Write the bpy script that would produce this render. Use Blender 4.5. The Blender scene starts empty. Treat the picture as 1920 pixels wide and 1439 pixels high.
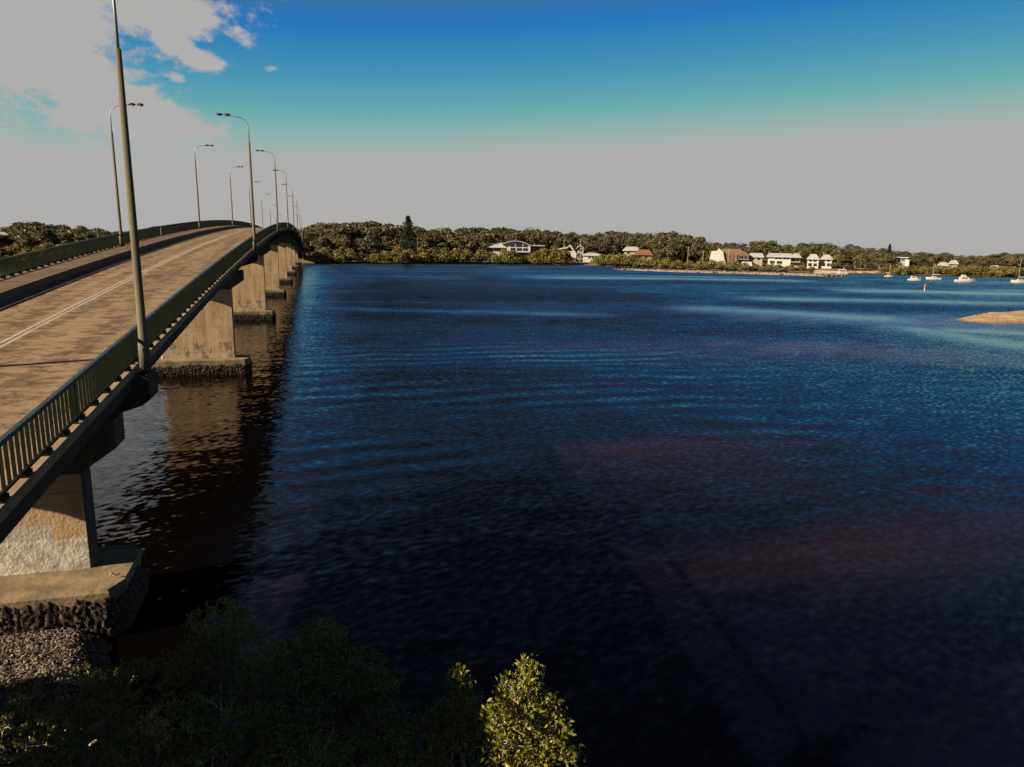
import bpy, math, random
import numpy as np
from mathutils import Vector, Matrix, Quaternion

R = math.radians
scene = bpy.context.scene
col = scene.collection
rng = np.random.default_rng(7)
random.seed(7)

# ------------------------------------------------------------------ camera (surveyed from the photograph)
CAM_H, FPX = 13.0, 1347.99
PITCH, ROLL, YAW = 0.1977, 0.0157, 0.2661
_s, _c = math.sin(YAW), math.cos(YAW)
_f0 = np.array([_s, _c, 0.]); _r0 = np.array([_c, -_s, 0.]); _u0 = np.array([0, 0, 1.])
FW = math.cos(PITCH)*_f0 - math.sin(PITCH)*_u0
_u = math.sin(PITCH)*_f0 + math.cos(PITCH)*_u0
RT = math.cos(ROLL)*_r0 + math.sin(ROLL)*_u
UP = -math.sin(ROLL)*_r0 + math.cos(ROLL)*_u
CP = np.array([0, 0, CAM_H])

def ray(px, py):
    return FW + (px-960)/FPX*RT - (py-719.5)/FPX*UP
def at_z(px, py, z=0.):                     # the spot at height z on a sight line of the survey
    d = ray(px, py); return CP + d*((z-CAM_H)/d[2])
def at_r(px, py, r):                        # the spot at horizontal distance r
    d = ray(px, py); return CP + d*(r/math.hypot(d[0], d[1]))
def az_of(px, py=470):
    d = ray(px, py); return math.atan2(d[0], d[1])

cam = bpy.data.cameras.new('camera'); cam.sensor_width = 36; cam.lens = 36*FPX/1920
cam.clip_start = 0.1; cam.clip_end = 30000
co = bpy.data.objects.new('camera', cam); col.objects.link(co)
M4 = Matrix.Identity(4)
for i in range(3):
    M4[i][0] = RT[i]; M4[i][1] = UP[i]; M4[i][2] = -FW[i]; M4[i][3] = CP[i]
co.matrix_world = M4
scene.camera = co

# ------------------------------------------------------------------ helpers
class MB:
    def __init__(s): s.v = []; s.f = []; s.n = 0
    def add(s, verts, faces):
        n = s.n
        s.v.extend([tuple(map(float, p)) for p in verts]); s.f.extend([tuple(i+n for i in f) for f in faces]); s.n += len(verts)
    def box(s, x0, x1, y0, y1, z0, z1):
        s.add([(x0,y0,z0),(x1,y0,z0),(x1,y1,z0),(x0,y1,z0),(x0,y0,z1),(x1,y0,z1),(x1,y1,z1),(x0,y1,z1)],
              [(0,3,2,1),(4,5,6,7),(0,1,5,4),(1,2,6,5),(2,3,7,6),(3,0,4,7)])
    def prism(s, poly, y0, y1):             # polygon in x,z pushed along y
        n = len(poly)
        s.add([(x,y0,z) for x,z in poly]+[(x,y1,z) for x,z in poly],
              [tuple(range(n)), tuple(range(2*n-1, n-1, -1))]+[(i, i+n, (i+1)%n+n, (i+1)%n) for i in range(n)])
    def plan(s, poly, z0, z1):              # polygon in x,y pushed along z
        n = len(poly)
        s.add([(x,y,z0) for x,y in poly]+[(x,y,z1) for x,y in poly],
              [tuple(range(n-1,-1,-1)), tuple(range(n, 2*n))]+[(i, (i+1)%n, (i+1)%n+n, i+n) for i in range(n)])
    def tube(s, pts, rad, n=8, caps=True):
        pts = [Vector(p) for p in pts]
        if not hasattr(rad, '__len__'): rad = [rad]*len(pts)
        rings = []
        for i, p in enumerate(pts):
            d = (pts[min(i+1, len(pts)-1)]-pts[max(i-1, 0)]).normalized()
            a = Vector((1,0,0)) if abs(d.x) < .9 else Vector((0,1,0))
            e1 = d.cross(a).normalized(); e2 = d.cross(e1)
            rings += [p+rad[i]*(math.cos(2*math.pi*k/n)*e1+math.sin(2*math.pi*k/n)*e2) for k in range(n)]
        f = []
        for i in range(len(pts)-1):
            for k in range(n):
                f.append((i*n+k, i*n+(k+1)%n, (i+1)*n+(k+1)%n, (i+1)*n+k))
        if caps: f += [tuple(range(n-1,-1,-1)), tuple(range((len(pts)-1)*n, len(pts)*n))]
        s.add(rings, f)
    def ball(s, c, r, nu=8, nv=6, jit=0):
        vs = []; fs = []
        for j in range(nv+1):
            t = math.pi*j/nv
            for i in range(nu):
                k = 1+jit*(random.random()-.5)
                vs.append((c[0]+r[0]*k*math.sin(t)*math.cos(2*math.pi*i/nu), c[1]+r[1]*k*math.sin(t)*math.sin(2*math.pi*i/nu), c[2]+r[2]*k*math.cos(t)))
        for j in range(nv):
            for i in range(nu):
                fs.append((j*nu+i, (j+1)*nu+i, (j+1)*nu+(i+1)%nu, j*nu+(i+1)%nu))
        s.add(vs, fs)
    def mesh(s, name, mat, smooth=False):
        me = bpy.data.meshes.new(name); me.from_pydata(s.v, [], s.f); me.update()
        if mat: me.materials.append(mat)
        if smooth: me.polygons.foreach_set('use_smooth', [True]*len(me.polygons))
        return me
    def build(s, name, mat, parent=None, smooth=False):
        return link(name, s.mesh(name, mat, smooth), parent)

def link(name, me, parent=None):
    o = bpy.data.objects.new(name, me); col.objects.link(o)
    if parent: o.parent = parent
    return o
def fast_mesh(name, V, F, mat):             # numpy arrays; F of one width
    me = bpy.data.meshes.new(name); V = np.asarray(V, np.float32); F = np.asarray(F, np.int32); k = F.shape[1]
    me.vertices.add(len(V)); me.vertices.foreach_set('co', V.ravel())
    me.loops.add(F.size); me.loops.foreach_set('vertex_index', F.ravel())
    me.polygons.add(len(F)); me.polygons.foreach_set('loop_start', np.arange(0, F.size, k, dtype=np.int32))
    me.update(calc_edges=True); me.materials.append(mat); return me
def tag(o, label, cat, group=None, kind=None):
    o['label'] = label; o['category'] = cat
    if group: o['group'] = group
    if kind: o['kind'] = kind
    return o
def empty(name, loc, rz=0.):
    o = bpy.data.objects.new(name, None); col.objects.link(o); o.location = loc; o.rotation_euler = (0,0,rz); o.empty_display_size = .3
    return o
def copy_tree(o, parent=None):
    c = o.copy(); col.objects.link(c); c.parent = parent
    for ch in [x for x in list(col.objects) if x.parent == o]: copy_tree(ch, c)
    return c

# ------------------------------------------------------------------ materials
class NT:
    def __init__(s, tree): s.t = tree; s.n = tree.nodes; s.l = tree.links
    def new(s, typ, ins=None, **kw):
        nd = s.n.new(typ)
        for k, v in kw.items(): setattr(nd, k, v)
        for k, v in (ins or {}).items(): s.put(nd.inputs[k], v)
        return nd
    def put(s, sock, v):
        if isinstance(v, bpy.types.NodeSocket): s.l.new(v, sock)
        else: sock.default_value = v
    def m(s, op, a, b=0., c=0., clamp=False):
        nd = s.n.new('ShaderNodeMath'); nd.operation = op; nd.use_clamp = clamp
        for i, v in enumerate((a, b, c)): s.put(nd.inputs[i], v)
        return nd.outputs[0]
    def v(s, op, a, b=(0,0,0), scale=None):
        nd = s.n.new('ShaderNodeVectorMath'); nd.operation = op
        s.put(nd.inputs[0], a); s.put(nd.inputs[1], b)
        if scale is not None: s.put(nd.inputs['Scale'], scale)
        return nd.outputs[0]
    def mix(s, fac, a, b, blend='MIX'):
        nd = s.n.new('ShaderNodeMix'); nd.data_type = 'RGBA'; nd.blend_type = blend
        s.put(nd.inputs[0], fac); s.put(nd.inputs[6], a); s.put(nd.inputs[7], b)
        return nd.outputs[2]
    def smooth(s, x, a, b):
        nd = s.n.new('ShaderNodeMapRange'); nd.interpolation_type = 'SMOOTHSTEP'
        s.put(nd.inputs[0], x); s.put(nd.inputs[1], a); s.put(nd.inputs[2], b); s.put(nd.inputs[3], 0.); s.put(nd.inputs[4], 1.)
        return nd.outputs[0]
    def noise(s, vec, scale, detail=3., rough=.55, dims='3D', dist=0.):
        nd = s.n.new('ShaderNodeTexNoise'); nd.noise_dimensions = dims
        s.put(nd.inputs['Vector'], vec); nd.inputs['Scale'].default_value = scale; nd.inputs['Detail'].default_value = detail
        nd.inputs['Roughness'].default_value = rough; nd.inputs['Distortion'].default_value = dist
        return nd
def c4(c): return (c[0], c[1], c[2], 1.)
ALB = .68
def ca4(c): return (c[0]*ALB, c[1]*ALB, c[2]*ALB, 1.)
def material(name):
    m = bpy.data.materials.new(name); m.use_nodes = True; nt = NT(m.node_tree); nt.n.clear()
    out = nt.new('ShaderNodeOutputMaterial'); b = nt.new('ShaderNodeBsdfPrincipled'); nt.l.new(b.outputs[0], out.inputs[0])
    return m, nt, b
def nmat(name, c1, c2, scale=1., rough=.8, lo=.35, hi=.65, stretch=(1,1,1), bump=0., bscale=None, spec=.3, third=None, metal=0., coords='pos'):
    m, nt, b = material(name)
    g = nt.new('ShaderNodeNewGeometry').outputs['Position'] if coords == 'pos' else nt.new('ShaderNodeTexCoord').outputs['Object']
    vec = nt.v('MULTIPLY', g, tuple(1/x for x in stretch))
    n = nt.noise(vec, scale, 5.)
    cc = nt.mix(nt.smooth(n.outputs[0], lo, hi), ca4(c1), ca4(c2))
    if third:
        n3 = nt.noise(nt.v('ADD', vec, (31., 7., 3.)), scale*third[1], 4.)
        cc = nt.mix(nt.smooth(n3.outputs[0], third[2], third[2]+.12), cc, ca4(third[0]))
    nt.put(b.inputs['Base Color'], cc); b.inputs['Roughness'].default_value = rough; b.inputs['Specular IOR Level'].default_value = spec
    b.inputs['Metallic'].default_value = metal
    if bump:
        nb = nt.noise(g, bscale or scale*6, 4.)
        bn = nt.new('ShaderNodeBump', {'Height': nb.outputs[0], 'Strength': min(1., bump), 'Distance': .05*bump}); nt.put(b.inputs['Normal'], bn.outputs[0])
    return m

def foliage(name, c1, c2, vary=.5, scale=.45, rough=.55, spec=.25, trans=.25):
    m, nt, b = material(name)
    pos = nt.new('ShaderNodeNewGeometry').outputs['Position']; oi = nt.new('ShaderNodeObjectInfo')
    n = nt.noise(pos, scale, 4.)
    cc = nt.mix(nt.smooth(n.outputs[0], .3, .7), c4(c1), c4(c2))
    k = nt.m('MULTIPLY_ADD', oi.outputs['Random'], vary, 1-vary/2)
    cc = nt.mix(1., cc, nt.new('ShaderNodeCombineColor', {0: k, 1: k, 2: k}).outputs[0], 'MULTIPLY')
    nt.put(b.inputs['Base Color'], cc); b.inputs['Roughness'].default_value = rough; b.inputs['Specular IOR Level'].default_value = spec
    tr = nt.new('ShaderNodeBsdfTranslucent'); nt.put(tr.inputs['Color'], cc)
    mx = nt.new('ShaderNodeMixShader', {0: trans}); nt.l.new(b.outputs[0], mx.inputs[1]); nt.l.new(tr.outputs[0], mx.inputs[2])
    out = [x for x in nt.n if x.type == 'OUTPUT_MATERIAL'][0]; nt.l.new(mx.outputs[0], out.inputs[0])
    return m

MT = {}
MT['green'] = nmat('green_paint', (.0055,.0125,.0065), (.009,.017,.009), 3., .7, spec=.12)
MT['teal'] = nmat('top_rail_paint', (.014,.032,.028), (.022,.038,.032), 2., .45, spec=.5)
MT['pole'] = nmat('pole_concrete', (.085,.076,.048), (.12,.105,.066), 1.3, .7, stretch=(1,1,4))
MT['steel'] = nmat('galvanised_steel', (.26,.28,.30), (.36,.38,.40), 4., .45, metal=.5)
MT['lampgrey'] = nmat('lamp_housing', (.05,.05,.055), (.08,.08,.085), 4., .5)
MT['lens'] = nmat('lamp_lens', (.55,.55,.5), (.62,.62,.58), 4., .2, spec=.6)
MT['white_line'] = nmat('line_paint', (.40,.385,.35), (.25,.22,.19), 3., .8, .45, .75)
MT['white'] = nmat('white_paint', (.50,.50,.505), (.43,.435,.445), .6, .6)
MT['whiteroof'] = nmat('white_roof_sheet', (.46,.475,.50), (.37,.39,.42), .4, .5)
MT['cream'] = nmat('cream_render', (.34,.30,.23), (.28,.25,.19), .5, .8)
MT['brownroof'] = nmat('brown_tiles', (.16,.09,.06), (.22,.13,.09), .8, .85)
MT['orangeroof'] = nmat('orange_tiles', (.22,.105,.055), (.17,.08,.042), .8, .85)
MT['brick'] = nmat('brown_brick', (.15,.085,.06), (.10,.06,.045), .8, .9)
MT['yellow'] = nmat('yellow_wall', (.30,.22,.10), (.26,.18,.08), .8, .9)
MT['bluegrey'] = nmat('blue_grey_cladding', (.22,.27,.33), (.28,.33,.38), .8, .7)
MT['glass'] = nmat('dark_glass', (.012,.014,.018), (.03,.034,.04), .7, .12, spec=.6)
MT['timber'] = nmat('weathered_timber', (.30,.25,.19), (.22,.18,.14), 1.5, .9)
MT['red'] = nmat('red_paint', (.34,.10,.085), (.28,.08,.07), 1., .5)
MT['rubber'] = nmat('black_rubber', (.012,.012,.012), (.02,.02,.02), 4., .8)
MT['silver'] = nmat('grey_car_paint', (.3,.32,.34), (.34,.36,.38), 1., .3, spec=.5)
MT['bark'] = nmat('grey_bark', (.36,.32,.29), (.50,.46,.42), 6., .9, coords='obj')
MT['palebark'] = nmat('pale_bark', (.30,.25,.19), (.20,.16,.12), .8, .9, coords='obj')
MT['darkbark'] = nmat('dark_bark', (.08,.06,.045), (.12,.09,.07), .8, .9, coords='obj')
MT['sand'] = None
MT['rock'] = nmat('pale_rock', (.36,.27,.19), (.22,.165,.115), 1.2, .95)
MT['shells'] = nmat('oyster_shell', (.10,.082,.074), (.27,.225,.195), 5., .7, .4, .62, third=((.05,.04,.035), 1.3, .55))
MT['crust'] = nmat('oyster_crust', (.016,.013,.011), (.17,.135,.11), 9., .9, .45, .72)
MT['gull'] = nmat('white_plumage', (.8,.8,.8), (.7,.7,.72), 9., .8)
MT['beak'] = nmat('orange_beak', (.5,.12,.03), (.45,.1,.03), 9., .6)
MT['gum'] = foliage('gum_leaves', (.066,.062,.027), (.135,.115,.050))
MT['gum_dark'] = foliage('dark_leaves', (.038,.040,.020), (.080,.075,.035))
MT['mangrove'] = foliage('mangrove_leaves', (.085,.080,.022), (.165,.145,.042), .35)
MT['pine'] = foliage('pine_needles', (.014,.018,.010), (.030,.034,.018), .3)
MT['dry'] = foliage('reddish_scrub', (.14,.08,.045), (.19,.12,.07), .3)
MT['near_leaf'] = foliage('glossy_mangrove_leaves', (.088,.106,.018), (.235,.222,.032), .15, 13., .42, .3, .3)
MT['dry_leaf'] = foliage('yellowing_leaves', (.2,.13,.03), (.3,.2,.06), .15, 3., .45, .4, .25)

def concrete(name, painted=False, stain_h=None):
    m, nt, b = material(name)
    p = nt.new('ShaderNodeNewGeometry').outputs['Position']; sx = nt.new('ShaderNodeSeparateXYZ', {0: p})
    streak = nt.noise(nt.v('MULTIPLY', p, (1.6,1.6,.22)), 1., 5.)
    patch = nt.noise(p, .7, 5.)
    fine = nt.noise(p, 9., 4.)
    cc = nt.mix(nt.smooth(streak.outputs[0], .35, .68), ca4((.54,.39,.235)), ca4((.35,.25,.15)))
    cc = nt.mix(nt.m('MULTIPLY', nt.smooth(patch.outputs[0], .45, .7), .6), cc, ca4((.62,.46,.29)))
    cc = nt.mix(nt.m('MULTIPLY', nt.smooth(fine.outputs[0], .55, .75), .35), cc, ca4((.17,.125,.085)))
    # pour joints every 2.4 m
    fr = nt.m('FRACT', nt.m('DIVIDE', nt.m('ADD', sx.outputs[2], .35), 2.4))
    cc = nt.mix(nt.m('MULTIPLY', nt.m('LESS_THAN', fr, .018), .5), cc, ca4((.13,.10,.07)))
    hgt = fine.outputs[0]
    if painted:                              # rough whitewash round the foot, a cleaner square patch above it on one side
        w = nt.noise(nt.v('MULTIPLY', p, (1.,1.,1.)), 1.3, 4.)
        top = nt.m('MULTIPLY_ADD', w.outputs[0], .35, 2.62)
        lump = nt.noise(p, 2.6, 5., .6)
        msk = nt.m('SUBTRACT', 1., nt.smooth(nt.m('SUBTRACT', sx.outputs[2], top), -.05, .10))
        msk2 = nt.m('MULTIPLY', nt.m('LESS_THAN', sx.outputs[2], nt.m('MULTIPLY_ADD', w.outputs[0], .2, 3.3)), nt.m('LESS_THAN', sx.outputs[0], nt.m('MULTIPLY_ADD', w.outputs[0], .3, -9.0)))
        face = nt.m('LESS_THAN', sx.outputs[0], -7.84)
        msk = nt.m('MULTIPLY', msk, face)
        cc = nt.mix(nt.m('SUBTRACT', 1., face), cc, ca4((.085,.072,.068)))  # shade on the pier's right side painted in as a dark colour
        cc = nt.mix(msk2, cc, ca4((.50,.47,.43)))
        cc = nt.mix(msk, cc, nt.mix(nt.smooth(lump.outputs[0], .35, .65), ca4((.44,.41,.36)), ca4((.68,.65,.60))))
        hgt = nt.m('ADD', nt.m('MULTIPLY', nt.m('MULTIPLY', lump.outputs[0], msk), 1.3), fine.outputs[0])
    else:                                    # tide stains and flaking pale band low on the shaft
        w = nt.noise(nt.v('MULTIPLY', p, (1.4,1.4,.8)), 1.1, 6., .65)
        top = nt.m('MULTIPLY_ADD', w.outputs[0], 1.2, 2.3)
        low = nt.m('LESS_THAN', sx.outputs[2], 3.0)
        st = nt.m('MULTIPLY', low, nt.smooth(w.outputs[0], .5, .58))
        cc = nt.mix(nt.m('MULTIPLY', st, .7), cc, ca4((.12,.10,.085)))
        w2 = nt.noise(nt.v('ADD', p, (9.,2.,4.)), 2.4, 5.)
        cc = nt.mix(nt.m('MULTIPLY', nt.m('MULTIPLY', nt.m('LESS_THAN', sx.outputs[2], 2.5), nt.smooth(w2.outputs[0], .5, .6)), .7), cc, ca4((.46,.40,.33)))
    nt.put(b.inputs['Base Color'], cc); b.inputs['Roughness'].default_value = .88; b.inputs['Specular IOR Level'].default_value = .2
    bn = nt.new('ShaderNodeBump', {'Height': hgt, 'Strength': .6, 'Distance': .04}); nt.put(b.inputs['Normal'], bn.outputs[0])
    return m
MT['concrete'] = concrete('pier_concrete'); MT['concrete_painted'] = concrete('whitewashed_concrete', True)
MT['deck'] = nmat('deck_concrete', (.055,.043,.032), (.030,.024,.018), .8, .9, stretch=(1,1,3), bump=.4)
MT['kerb'] = nmat('kerb_concrete', (.33,.24,.15), (.25,.18,.12), 1.2, .9, bump=.4)
MT['walk'] = nmat('walkway_concrete', (.17,.12,.08), (.12,.085,.058), .8, .9, bump=.4, bscale=8.)
MT['cap'] = nmat('pile_cap_concrete', (.26,.20,.125), (.14,.11,.068), 1.1, .9, bump=.8, bscale=5.)

MT['headstock'] = nmat('shaded_headstock', (.10,.08,.06), (.055,.045,.036), 1.2, .9, stretch=(.5,.5,2), bump=.4)  # concrete darkened to carry the shade under the deck
def sand_mat():
    m, nt, b = material('sand')
    p = nt.new('ShaderNodeNewGeometry').outputs['Position']; z = nt.new('ShaderNodeSeparateXYZ', {0: p}).outputs[2]
    n = nt.noise(p, .35, 6., .65); f = nt.noise(p, 2.5, 4.)
    cc = nt.mix(nt.smooth(n.outputs[0], .38, .64), ca4((.30,.205,.12)), ca4((.46,.335,.20)))
    cc = nt.mix(nt.m('MULTIPLY', nt.smooth(f.outputs[0], .58, .7), .5), cc, ca4((.20,.14,.09)))
    wet = nt.m('SUBTRACT', 1., nt.smooth(nt.m('MULTIPLY_ADD', n.outputs[0], .25, z), .18, .38))
    cc = nt.mix(wet, cc, ca4((.17,.115,.07)))
    nt.put(b.inputs['Base Color'], cc); b.inputs['Roughness'].default_value = .9
    bn = nt.new('ShaderNodeBump', {'Height': f.outputs[0], 'Strength': .6, 'Distance': .06}); nt.put(b.inputs['Normal'], bn.outputs[0])
    return m
MT['sand'] = sand_mat()
def road_mat():
    m, nt, b = material('worn_asphalt')
    p = nt.new('ShaderNodeNewGeometry').outputs['Position']
    q = nt.v('MULTIPLY', p, (.7, 1.1, 0.))
    a = nt.noise(q, 1.5, 8., .74, dist=.5)
    lane = nt.noise(nt.v('MULTIPLY', p, (1.1, .05, 0.)), 1., 3.)
    f = nt.noise(nt.v('MULTIPLY', p, (1.0, 2.2, 0.)), 5., 4., .7)
    k = nt.m('ADD', nt.m('MULTIPLY', a.outputs[0], .62), nt.m('ADD', nt.m('MULTIPLY', lane.outputs[0], .24), nt.m('MULTIPLY', f.outputs[0], .24)))
    cc = nt.mix(nt.smooth(k, .47, .62), ca4((.100,.073,.049)), ca4((.300,.218,.138)))
    g = nt.noise(p, 40., 2.)
    cc = nt.mix(nt.m('MULTIPLY', nt.smooth(g.outputs[0], .55, .7), .3), cc, ca4((.06,.045,.035)))
    nt.put(b.inputs['Base Color'], cc); b.inputs['Roughness'].default_value = .9; b.inputs['Specular IOR Level'].default_value = .15
    bn = nt.new('ShaderNodeBump', {'Height': g.outputs[0], 'Strength': .4, 'Distance': .02}); nt.put(b.inputs['Normal'], bn.outputs[0])
    return m
MT['road'] = road_mat()

def ground_mat():
    m, nt, b = material('shore_ground')
    p = nt.new('ShaderNodeNewGeometry').outputs['Position']; sx = nt.new('ShaderNodeSeparateXYZ', {0: p})
    n = nt.noise(p, .06, 6.)
    cc = nt.mix(nt.smooth(n.outputs[0], .4, .62), c4((.055,.055,.022)), c4((.15,.115,.06)))
    n2 = nt.noise(p, .5, 4.)
    cc = nt.mix(nt.m('SUBTRACT', 1., nt.smooth(nt.m('MULTIPLY_ADD', n2.outputs[0], .5, sx.outputs[2]), .55, 1.1)), cc, c4((.13,.085,.055)))
    nt.put(b.inputs['Base Color'], cc); b.inputs['Roughness'].default_value = .95; b.inputs['Specular IOR Level'].default_value = .1
    return m
MT['ground'] = ground_mat()
MT['bank'] = nmat('muddy_bank', (.035,.022,.012), (.085,.048,.022), .9, .9, bump=.8, bscale=4.)
MT['hill'] = nmat('wooded_hill', (.05,.055,.06), (.07,.075,.08), .01, .95)

# ------------------------------------------------------------------ sky, sun
SUN_AZ, SUN_EL = R(77), R(25.4)              # the light travels towards +X, a little forward
scene.world = bpy.data.worlds.new('World'); scene.world.use_nodes = True
W = NT(scene.world.node_tree); W.n.clear()
wo = W.new('ShaderNodeOutputWorld'); bg = W.new('ShaderNodeBackground'); W.l.new(bg.outputs[0], wo.inputs[0])
D = W.new('ShaderNodeTexCoord').outputs['Generated']; dx = W.new('ShaderNodeSeparateXYZ', {0: D})
EL = W.m('MULTIPLY', W.m('ARCSINE', dx.outputs[2]), 57.29578)
AZ = W.m('MULTIPLY', W.m('ARCTAN2', dx.outputs[0], dx.outputs[1]), 57.29578)
# overexposed pale band near the horizon that reaches a little higher to the right, then teal, then deep blue
lift = W.m('MULTIPLY', W.smooth(AZ, -20., 50.), 2.3)
E2 = W.m('SUBTRACT', EL, lift)
SKYR = [(0., (.436,.428,.424)), (5.0, (.436,.428,.424)), (6.2, (.33,.445,.42)), (8.0, (.160,.425,.42)), (10.5, (.066,.310,.46)), (14.0, (.017,.182,.49)),
        (17.5, (.054,.140,.315)), (24., (.074,.107,.17)), (36., (.036,.054,.100)), (60., (.014,.018,.044)), (90., (.011,.012,.036))]
ramp = W.new('ShaderNodeValToRGB', {0: W.m('DIVIDE', E2, 90.)}); cr = ramp.color_ramp; cr.interpolation = 'LINEAR'
cr.elements[0].position = 0; cr.elements[0].color = c4(SKYR[0][1]); cr.elements[1].position = 1.; cr.elements[1].color = c4(SKYR[-1][1])
for e, cc in SKYR[1:-1]:
    x = cr.elements.new(e/90.); x.color = c4(cc)
grain = W.noise(W.v('MULTIPLY', D, (1,1,2.)), 9., 4.)
sky = W.new('ShaderNodeTexSky', sky_type='NISHITA', sun_disc=False, sun_elevation=SUN_EL, sun_rotation=R(180)+SUN_AZ)
nish = W.v('SCALE', sky.outputs[0], scale=.06)
base = W.mix(.03, ramp.outputs[0], nish)
# clouds: billows gathered to the upper left of the bridge
cv = W.new('ShaderNodeCombineXYZ', {0: AZ, 1: EL}).outputs[0]
n1 = W.noise(W.v('MULTIPLY', cv, (.30,.42,0)), 1., 6., .6, dist=.5); n2 = W.noise(W.v('MULTIPLY', cv, (.12,.28,0)), 1., 5., .6)
def dirdeg(px, py):
    d = ray(px, py); d = d/np.linalg.norm(d); return math.degrees(math.atan2(d[0], d[1])), math.degrees(math.asin(d[2]))
BLOBS = [(90,-130,230,130,0,1.1), (-160,-60,190,170,0,1.1), (-120,-330,260,150,0,.95), (-300,120,200,120,0,1.), (20,70,120,95,0,1.15), (120,30,95,60,0,1.1), (110,130,130,55,18,1.2), (215,185,150,42,22,1.2), (320,225,90,26,15,.95), (245,240,130,36,8,.9),
         (275,20,75,38,10,1.15), (345,28,48,40,20,1.05), (322,72,45,30,40,1.1), (372,112,46,19,10,1.15), (440,62,40,16,25,.50), (505,130,17,6,-10,.50), (332,146,20,9,10,.75), (398,122,22,14,0,1.0), (40,195,50,14,25,.6)]
tot = None
for px, py, ax, ay, ang, wgt in BLOBS:
    a0, e0 = dirdeg(px, py); k = 1398*math.pi/180
    ca, sa = math.cos(R(ang)), math.sin(R(ang))
    du = W.m('SUBTRACT', AZ, a0); dv = W.m('SUBTRACT', e0, EL)       # dv grows downwards
    u = W.m('DIVIDE', W.m('ADD', W.m('MULTIPLY', du, ca), W.m('MULTIPLY', dv, sa)), ax/k/.9)
    v = W.m('DIVIDE', W.m('SUBTRACT', W.m('MULTIPLY', dv, ca), W.m('MULTIPLY', du, sa)), ay/k)
    g = W.m('MULTIPLY', W.m('EXPONENT', W.m('MULTIPLY', W.m('ADD', W.m('MULTIPLY', u, u), W.m('MULTIPLY', v, v)), -1.)), wgt)
    tot = g if tot is None else W.m('MAXIMUM', tot, g)
dens = W.m('ADD', tot, W.m('ADD', W.m('MULTIPLY_ADD', n1.outputs[0], 1.3, -.65), W.m('MULTIPLY_ADD', n2.outputs[0], .5, -.25)))
n3 = W.noise(W.v('MULTIPLY', cv, (.9,1.5,0)), 1., 5., .65)
dens = W.m('ADD', dens, W.m('MULTIPLY_ADD', n3.outputs[0], 1.1, -.55))
cm = W.m('MULTIPLY', W.smooth(dens, .22, .72), W.smooth(tot, .04, .22))
base = W.mix(cm, base, c4((.436,.424,.420)))
# below the horizon nothing is seen of the sky
W.put(bg.inputs['Color'], base); bg.inputs['Strength'].default_value = 0.33

sl = bpy.data.lights.new('sun', 'SUN'); sl.energy = 4.6; sl.angle = R(.55); sl.color = (1., .785, .53)
so = bpy.data.objects.new('sun', sl); col.objects.link(so)
sv = Vector((math.sin(SUN_AZ)*math.cos(SUN_EL), math.cos(SUN_AZ)*math.cos(SUN_EL), -math.sin(SUN_EL)))
so.rotation_euler = sv.to_track_quat('-Z', 'Y').to_euler()
scene.view_settings.view_transform = 'Standard'; scene.view_settings.look = 'None'; scene.view_settings.exposure = 1.6; scene.view_settings.gamma = 1

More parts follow.
